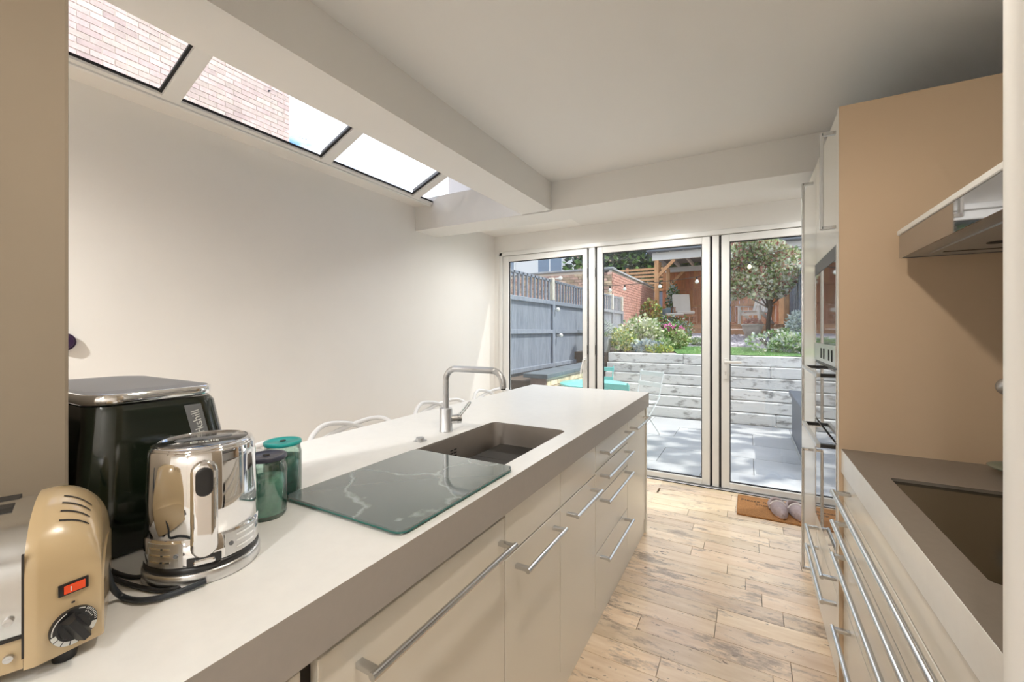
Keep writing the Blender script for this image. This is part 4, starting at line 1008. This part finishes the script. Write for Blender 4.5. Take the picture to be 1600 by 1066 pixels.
# right fence
rf = thing('right_fence', (1.2, 14, 1), 'blue-grey overlapping panel fence along the right boundary', 'fence')
for y0 in (9.3, 11.13, 12.96, 14.79):
    gz0 = .95+max(0, y0-11)*.08
    for k in range(15):
        z = gz0+k*.125; b = MB(); b.add([(1.15, y0+.05, z), (1.165, y0+.05, z), (1.178, y0+.05, z+.13), (1.166, y0+.05, z+.13), (1.15, y0+1.78, z), (1.165, y0+1.78, z), (1.178, y0+1.78, z+.13), (1.166, y0+1.78, z+.13)], [(0, 1, 2, 3), (7, 6, 5, 4), (0, 4, 5, 1), (1, 5, 6, 2), (2, 6, 7, 3), (3, 7, 4, 0)]); b.build('lap_board', 'fence_right', rf)
    MB().rbox((1.12, y0-.05, gz0-.1), (1.21, y0+.05, gz0+2.02), .006, 1).build('post', 'fence_right', rf)
    for q in (.55, 1.15): MB().box((1.135, y0+q, gz0), (1.155, y0+q+.04, gz0+1.88)).build('batten', 'fence_right', rf)
    MB().rbox((1.13, y0+.05, gz0+1.88), (1.20, y0+1.78, gz0+1.93), .004, 1).build('top_rail', 'fence_right', rf)

# ================================================================== PLANTS
def leaves(b, c, rx, ry, rz, n, ls, rng, zmin=None, shellness=.55, asp=.42):
    for i in range(n):
        while True:
            d = Vector((rng.uniform(-1, 1), rng.uniform(-1, 1), rng.uniform(-1, 1)))
            if .05 < d.length < 1: break
        r = d.length; d = d/r*(r**(1-shellness)); p = Vector((c[0]+d.x*rx, c[1]+d.y*ry, c[2]+d.z*rz))
        if zmin is not None and p.z < zmin: continue
        l_ = ls*rng.uniform(.6, 1.25); a = (Vector((d.x, d.y, d.z*.6+.3))+Vector((rng.uniform(-.7, .7), rng.uniform(-.7, .7), rng.uniform(-.7, .7)))).normalized()
        s_ = a.cross(Vector((rng.uniform(-1, 1), rng.uniform(-1, 1), rng.uniform(-.3, 1)))).normalized()*l_*asp; nn = a.cross(s_).normalized()*l_*.12
        b.add([p, p+a*l_*.5+s_+nn, p+a*l_, p+a*l_*.5-s_+nn], [(0, 1, 2), (0, 2, 3)])
    return b
def bush(name, label, c, rx, ry, rz, n, ls, mix, seed, stems=True, lobes=5):
    """foliage mound standing on the ground at c; mix = leaf materials"""
    rng = random.Random(seed); t = thing(name, c, label, 'plant')
    mts = ['leaf_'+k for k in mix]; b = MB(); per = n//(lobes+1)
    lob = [(0, 0, rz*.95, 1.)]+[(rng.uniform(-.55, .55)*rx, rng.uniform(-.5, .5)*ry, rz*rng.uniform(.55, 1.25), rng.uniform(.45, .7)) for _ in range(lobes)]
    for (lx, ly, lz, s_) in lob:
        for q in range(len(mts)):
            b.m(q); leaves(b, (lx, ly, lz), rx*s_, ry*s_, rz*s_, per//len(mts)+1, ls, rng, zmin=.0)
    b.build('foliage', mts, t, kind='stuff', local=True)
    if stems:
        b = MB()
        for i in range(6): a = rng.random()*6.28; b.tube([(0, 0, 0), (math.cos(a)*rx*.3, math.sin(a)*ry*.3, rz*.6), (math.cos(a)*rx*.55, math.sin(a)*ry*.55, rz*1.3)], .010, 5, res=3)
        b.build('stems', 'bark', t, local=True)
    return t
G0 = .93
bush('shrub', 'bright yellow-green shrub at the left corner of the top sleeper', (-2.12, 8.05, G0), .33, .30, .22, 1500, .060, ('yellow', 'cream', 'green'), 1)
bush('variegated_shrub', 'cream and green variegated shrub behind the yellow one', (-1.92, 8.75, G0), .42, .38, .36, 2000, .075, ('cream', 'mid', 'pale'), 2)
bush('silver_plant', 'low silver-grey leafed plant at the edge of the sleepers', (-1.62, 7.95, G0), .30, .22, .12, 700, .060, ('silver', 'silver', 'blue'), 3, False)
bush('ground_cover', 'lime-green ground cover in front of the silver plant', (-1.36, 7.80, G0), .24, .14, .08, 500, .035, ('yellow', 'mid'), 4, False)
bush('sedum', 'blush flowering sedum clump in front of the brick wall', (-2.12, 10.0, G0), .48, .42, .30, 2200, .075, ('green', 'mid', 'blush', 'blush'), 5)
bush('leafy_shrub', 'dark-stemmed spreading green shrub in the middle of the bed', (-1.42, 9.3, G0), .38, .32, .22, 1500, .07, ('olive', 'green', 'cream'), 6)
bush('small_shrub', 'soft grey-green bushy plant in front of the deck step', (-1.50, 10.5, G0), .34, .3, .27, 1200, .06, ('silver', 'mid', 'green'), 7)
bush('pink_flowers', 'clump of bright pink hydrangea flowers in the bed', (-1.50, 9.85, G0+.34), .26, .16, .09, 600, .075, ('pink', 'pink', 'green'), 8, False)
bush('grey_leaf_plant', 'blue-grey leafed plant below the pink flowers', (-1.95, 10.0, G0), .2, .2, .24, 500, .07, ('blue', 'silver'), 9, False)
bush('creeping_plant', 'pale green creeping plant between lawn and slate', (-.98, 11.5, G0+.04), .42, .22, .10, 1000, .05, ('silver', 'green', 'mid'), 10, False)
bush('tall_grey_bush', 'tall airy grey-green bush left of the footstool', (-1.75, 11.8, G0+.05), .55, .4, .40, 1900, .055, ('silver', 'mid', 'green'), 12)
bush('euphorbia', 'pale mid-green low planting in front of the lawn corner', (-1.42, 8.5, G0), .24, .22, .12, 800, .05, ('mid', 'cream', 'green'), 13, False)
bush('red_hedge', 'tall clipped hedge with red-tinged leaves beside the pergola post', (-2.58, 13.4, 1.12), .28, .42, .62, 3400, .085, ('olive', 'green', 'redleaf', 'yellow'), 14)
bush('white_flower_plant', 'loose green plant with pale flowers at the lawn right side', (.45, 8.9, G0), .50, .75, .20, 2400, .06, ('mid', 'pale', 'green', 'silver'), 15)
bush('climber_base', 'mounded green planting by the right fence', (.82, 10.6, G0), .35, .75, .26, 1500, .06, ('green', 'mid', 'pale'), 16)
bush('climbing_plant', 'dark climbing plant wound round the rear pergola post', (-2.45, 16.9, DZ), .25, .3, .85, 1100, .08, ('dark', 'green', 'silver'), 17)
# tree with variegated leaves
tr = thing('garden_tree', (.50, 13.3, 1.12), 'small round-headed tree with cream, pink and green leaves by the right fence', 'tree')
b = MB(); b.tube([(.50, 13.3, 1.08), (.47, 13.3, 1.5), (.52, 13.28, 2.0), (.45, 13.3, 2.5), (.35, 13.3, 3.1)], .055, 10, res=4)
for q in ((-.6, .1, .9), (-.9, -.1, .5), (.5, .1, .9), (.6, -.2, .5), (-.2, .3, 1.1)): b.tube([(.47, 13.3, 1.95), (.47+q[0]*.5, 13.3+q[1], 1.95+q[2]*.6), (.47+q[0], 13.3+q[1], 2.1+q[2])], .022, 7, res=4)
b.build('trunk', 'bark', tr)
rng = random.Random(31); b = MB(); mts = ['leaf_pale', 'leaf_mid', 'leaf_rose', 'leaf_olive', 'leaf_redleaf', 'leaf_cream']
lob = [(.10, 13.2, 3.0, .62, .5), (-.55, 13.1, 2.85, .42, .55), (-.32, 13.1, 3.35, .45, .34), (.45, 13.2, 3.42, .45, .34), (.85, 13.2, 3.0, .45, .5), (.25, 13.0, 2.6, .5, .4), (-.35, 13.1, 2.55, .40, .34), (.62, 13.1, 2.55, .36, .35), (.05, 13.1, 3.62, .3, .2)]
for (lx, ly, lz, rx, rz) in lob:
    for q, wgt in enumerate((420, 220, 170, 150, 60, 300)): b.m(q); leaves(b, (lx, ly, lz), rx, .55, rz, wgt, .098, rng, shellness=.5)
b.build('leaves', mts, tr, kind='stuff')
# trees behind
def bigtree(label, c, r, h, seed, n, mix=('dark', 'green', 'dark'), ls=.28, th=.2, name='background_tree'):
    rng = random.Random(seed); t = thing(name, c, label, 'tree'); b = MB()
    b.tube([(0, 0, 0), (rng.uniform(-.2, .2), 0, h*.4), (0, 0, h*.85)], th, 8, res=3); b.build('trunk', 'bark', t, local=True)
    b = MB(); mts = ['leaf_'+k for k in mix]
    for k in range(8):
        c2 = (rng.uniform(-.6, .6)*r, rng.uniform(-.5, .5)*r, h*rng.uniform(.55, 1.0)); s_ = rng.uniform(.5, .75)
        for q in range(len(mts)): b.m(q); leaves(b, c2, r*s_, r*s_, r*s_*.8, n//(8*len(mts)), ls, rng, shellness=.45)
    b.build('crown', mts, t, kind='stuff', local=True)
bigtree('dark green tree behind the slatted screen', (-5.6, 22.5, .8), 2.4, 4.6, 41, 6500)
bigtree('dark green tree directly behind the pergola roof left end', (-2.2, 22, .8), 2.5, 5.2, 42, 6500)
bigtree('dark green tree behind the middle of the pergola roof', (.6, 22.5, .8), 2.5, 5.3, 43, 6500)
bigtree('dark green tree behind the right end of the pergola', (3.6, 22, .8), 2.4, 4.8, 44, 5000)
bigtree('pale-leaved tree top behind the first dark tree', (-2.4, 26.5, .8), 2.4, 6.4, 45, 5000, ('mid', 'green', 'blue'))
bigtree('pale-leaved tree farther back behind the pergola', (1.8, 27, .8), 3.0, 7.2, 46, 5000, ('mid', 'green', 'blue'))
# neighbour's tree over the right boundary, which dapples the patio
bigtree('tall garden tree standing in the right-hand neighbouring garden', (3.9, 7.4, 0), 1.9, 4.6, 47, 1300, ('green', 'mid'), ls=.30, name='neighbour_tree')

# ================================================================== GARDEN FURNITURE
# planters
pt = thing('zinc_planter', (-2.0, 7.42, .9), 'tapered grey zinc planter with grassy plant left of the yellow shrub', 'planter')
def taper(x0, y0, x1, y1, z0, z1, k, name, mt, par):
    cx, cy = (x0+x1)/2, (y0+y1)/2; f = lambda s_, z: [(cx+(x-cx)*s_, cy+(y-cy)*s_, z) for x, y in ((x0, y0), (x1, y0), (x1, y1), (x0, y1))]
    b = MB(); v = f(k, z0)+f(1, z1)+f(1.07, z1)+f(1.07, z1+.02)+f(.95, z1+.02)+f(.95, z1-.03)
    fs = [(0, 3, 2, 1)]
    for q in range(5): fs += [(q*4+i, q*4+(i+1) % 4, q*4+4+(i+1) % 4, q*4+4+i) for i in range(4)]
    fs.append((20, 21, 22, 23)); return b.add(v, fs).build(name, mt, par)
pt.location = (-2.42, 7.75, G0)
taper(-2.60, 7.60, -2.24, 7.92, G0, G0+.26, .74, 'tapered_body', 'zinc', pt)
rng = random.Random(51); b = MB(); leaves(b, (-2.42, 7.76, G0+.42), .20, .16, .16, 420, .09, rng, asp=.12); b.build('grassy_foliage', 'leaf_silver', pt, kind='stuff')
p2 = thing('blue_planter', (.86, 9.4, G0), 'pale blue-grey square planter with leafy plant by the right fence', 'planter')
taper(.70, 9.2, 1.08, 9.6, G0, G0+.36, .7, 'tapered_body', 'zinc', p2)
b = MB(); leaves(b, (.89, 9.4, G0+.55), .24, .22, .20, 500, .08, rng, asp=.3); b.build('foliage', 'leaf_silver', p2, kind='stuff')
p3 = thing('stone_pot', (.13, 13.4, 1.14), 'round grey-brown stone pot with sparse red plant in front of the white chair', 'planter')
b = MB(); b.lathe((.10, 13.45, 1.14), [(0, 0), (.15, 0), (.17, .04), (.245, .26), (.26, .33), (.285, .335), (.285, .375), (.25, .375), (.235, .30), (0, .30)], 32); b.build('pot_body', 'stone_pot', p3)
b = MB(); leaves(b, (.10, 13.45, 1.54), .22, .22, .09, 220, .08, rng); b.build('sparse_foliage', 'leaf_redleaf', p3, kind='stuff')

# bistro table and chairs
bt = thing('bistro_table', (-1.74, 5.26, -.05), 'round turquoise metal bistro table on the patio', 'table')
b = MB(); b.lathe((-1.74, 5.26, 0), [(0, .632), (.425, .632), (.43, .637), (.43, .653), (.425, .657), (.13, .657), (.125, .655), (0, .655)], 44); b.build('table_top', 'turquoise', bt)
for sx in (1, -1):
    for sy in (1, -1): MB().tube([(-1.74+.26*sx, 5.26-.24*sy, .632), (-1.74+.02*sx, 5.26-.24*sy+.24*sy, .30), (-1.74-.26*sx, 5.26+.24*sy, -.045)], .010, 8, res=0).build('leg', 'turquoise', bt)
def folding_chair(name, mt, label, loc, rz):
    t = thing(name, loc, label, 'chair', rz=rz)      # local: faces +x, back at -x
    for k in range(5): MB().rbox((-.17+k*.075, -.19, .44), (-.11+k*.075, .19, .452), .003, 1).build('seat_slat', mt, t, local=True)
    for z, x in ((.80, -.272), (.66, -.235)): MB().rbox((x-.008, -.20, z-.030), (x+.008, .20, z+.030), .006, 2).build('back_slat', mt, t, local=True)
    for s_ in (1, -1):
        MB().tube([(-.285, .185*s_, .85), (-.20, .185*s_, .50), (.22, .185*s_, .005)], .009, 8, res=0).build('leg', mt, t, local=True)
        MB().tube([(.18, .165*s_, .445), (.0, .165*s_, .30), (-.24, .165*s_, .005)], .009, 8, res=0).build('leg', mt, t, local=True)
    return t
folding_chair('folding_chair', 'turquoise', 'turquoise folding chair against the yellow brick wall behind the table', (-1.96, 6.02, -.05), R(-90))
folding_chair('folding_chair', 'turquoise', 'turquoise folding chair nearest the glass doors, back towards the kitchen', (-1.20, 4.62, -.05), R(80))
folding_chair('folding_chair', 'pale_metal', 'white folding chair right of the table in front of the sleepers', (-1.28, 5.70, -.05), R(-120))
folding_chair('folding_chair', 'pale_metal', 'white folding chair left of the table against the blue-grey fence', (-2.35, 4.42, -.05), R(60)).scale = (.9, .9, .9)

# storage box
sb = thing('storage_box', (.75, 5.7, -.05), 'dark grey lidded storage box on the patio by the right door', 'box')
MB().rbox((.49, 4.95, -.045), (1.1, 6.5, .50), .01, 1).build('body', 'storage', sb)
MB().rbox((.46, 4.92, .505), (1.13, 6.53, .56), .01, 2).build('lid', 'storage', sb)
MB().rbox((.482, 4.95, -.045), (.489, 6.5, .0), .002, 1).build('base_strip', 'coping', sb)

# rocking armchair with footstool
rc = thing('garden_armchair', (-1.95, 15.7, DZ), 'wooden armchair with cream cushions on the deck under the pergola', 'chair', rz=R(-90+18))
# local: faces +x
MB().rbox((-.26, -.29, .36), (.36, .29, .47), .03, 3).build('seat_cushion', 'cushion', rc, local=True)
mtx = Matrix.Rotation(R(-20), 3, 'Y'); b = MB().rbox((-.07, -.29, 0), (.05, .29, .72), .03, 3); b.v = [mtx @ v+Vector((-.28, 0, .42)) for v in b.v]; b.build('back_cushion', 'cushion', rc, local=True)
for s_ in (1, -1):
    MB().tube([(.36, .35*s_, 0), (.36, .35*s_, .40), (.32, .35*s_, .56)], .022, 8, res=3).build('leg', 'chair_wood', rc, local=True)
    MB().tube([(-.40, .35*s_, 0), (-.33, .35*s_, .40), (-.30, .35*s_, .60)], .022, 8, res=3).build('leg', 'chair_wood', rc, local=True)
    MB().tube([(.40, .35*s_, .585), (.1, .35*s_, .60), (-.32, .35*s_, .58)], .025, 8, res=4, flat=.6).build('armrest', 'chair_wood', rc, local=True)
    MB().beam((-.36, .35*s_, .30), (.36, .35*s_, .32), .03, .06).build('side_rail', 'chair_wood', rc, local=True)
MB().beam((.34, -.34, .31), (.34, .34, .31), .03, .07).beam((.36, -.34, .12), (.36, .34, .12), .025, .04).build('front_rail', 'chair_wood', rc, local=True)
fs_ = thing('footstool', (-2.15, 15.0, DZ), 'low wooden footstool with cream cushion beside the armchair', 'stool', rz=R(15))
MB().rbox((-.28, -.2, .30), (.28, .2, .39), .03, 3).build('cushion', 'cushion', fs_, local=True)
for sx in (1, -1):
    for sy in (1, -1): MB().rbox((sx*.24-.02, sy*.17-.02, 0), (sx*.24+.02, sy*.17+.02, .30), .004, 1).build('leg', 'chair_wood', fs_, local=True)
MB().rbox((-.26, -.18, .25), (.26, .18, .30), .004, 1).build('frame', 'chair_wood', fs_, local=True)
# bundle of covered furniture behind the footstool
b = MB(); b.ball((-2.52, 16.1, DZ+.30), .30, .30, .32, 18, 10)
for v in b.v: v += Vector((math.sin(v.z*23+v.x*9), math.cos(v.x*19+v.z*7), math.sin(v.y*17)))*.028
b.build('blanket_pile', 'cloth_blue', label='blue-grey blanket heaped on the deck left of the armchair', cat='blanket')
# white slatted armchair
wc = thing('white_armchair', (.18, 15.35, DZ), 'white slatted wooden armchair on the right end of the deck', 'chair', rz=R(-90-35))
for k in range(5): MB().rbox((-.22+k*.105, -.26, .36-k*-.012), (-.13+k*.105, .26, .382+k*.012), .004, 1).build('seat_slat', 'white_wood', wc, local=True)
for k in range(5):
    y = -.21+k*.105; b = MB().rbox((-.01, y-.043, 0), (.012, y+.043, .62+.05*(1-abs(k-2)/2)), .004, 1); mt_ = Matrix.Rotation(R(-22), 3, 'Y'); b.v = [mt_ @ v+Vector((-.24, 0, .36)) for v in b.v]; b.build('back_slat', 'white_wood', wc, local=True)
for s_ in (1, -1):
    MB().rbox((.22, s_*.33-.03, 0), (.31, s_*.33+.03, .56), .004, 1).build('front_leg', 'white_wood', wc, local=True)
    MB().beam((-.45, .31*s_, .02), (.25, .31*s_, .42), .03, .09).build('rear_leg', 'white_wood', wc, local=True)
    MB().rbox((-.35, s_*.34-.06, .56), (.36, s_*.34+.06, .585), .006, 1).build('armrest', 'white_wood', wc, local=True)
MB().rbox((.20, -.3, .28), (.23, .3, .37), .004, 1).build('front_rail', 'white_wood', wc, local=True)
# festoon lights
fe = thing('festoon_lights', (-1.4, 8, 2.2), 'string of festoon bulbs hung across the garden from fence to tree', 'light')
P = [(FX+.05, 7.9, 2.24), (-2.35, 8.0, 2.20), (-2.03, 8.0, 2.20), (-1.40, 8.0, 2.215), (-.78, 8.0, 2.27), (-.25, 8.05, 2.38), (.4, 8.1, 2.62), (1.15, 9.25, 2.9)]
MB().tube(P, .006, 6, res=5).build('wire', 'cable_black', fe)
for x, z in ((-2.32, 2.19), (-2.04, 2.20), (-1.40, 2.215), (-.78, 2.27), (-.62, 2.30), (-.31, 2.36), (.02, 2.47)):
    y = 8.02
    hdr = MB(); hdr.cyl((x, y, z), (x, y, z-.045), .016, n=12); hdr.build('lamp_holder', 'cable_black', fe)
    b = MB(); b.lathe((x, y, z-.115), [(0, 0), (.018, .004), (.030, .022), (.031, .038), (.022, .058), (.014, .072)], 16); b.build('bulb', 'bulb_lit' if x in (.02, -.31) else 'bulb', fe)
for k in range(5):
    b = MB(); b.ball((-2.7+k*.42, PY-.11, 4.0), .03, n=12, m_=7); b.build('eaves_bulb', 'bulb', label=None, group=None, parent=pg)
# everything beyond the gardens
MB().box((-30, 18.4, -.3), (20, 60, .8)).box((-30, -8, -.6), (-3.0, 60, -.06)).box((1.6, 4.0, -.6), (20, 60, -.06)).build('trim_7', 'soil', kind='structure')
bpy.data.objects['trim_7'].name = 'ground'
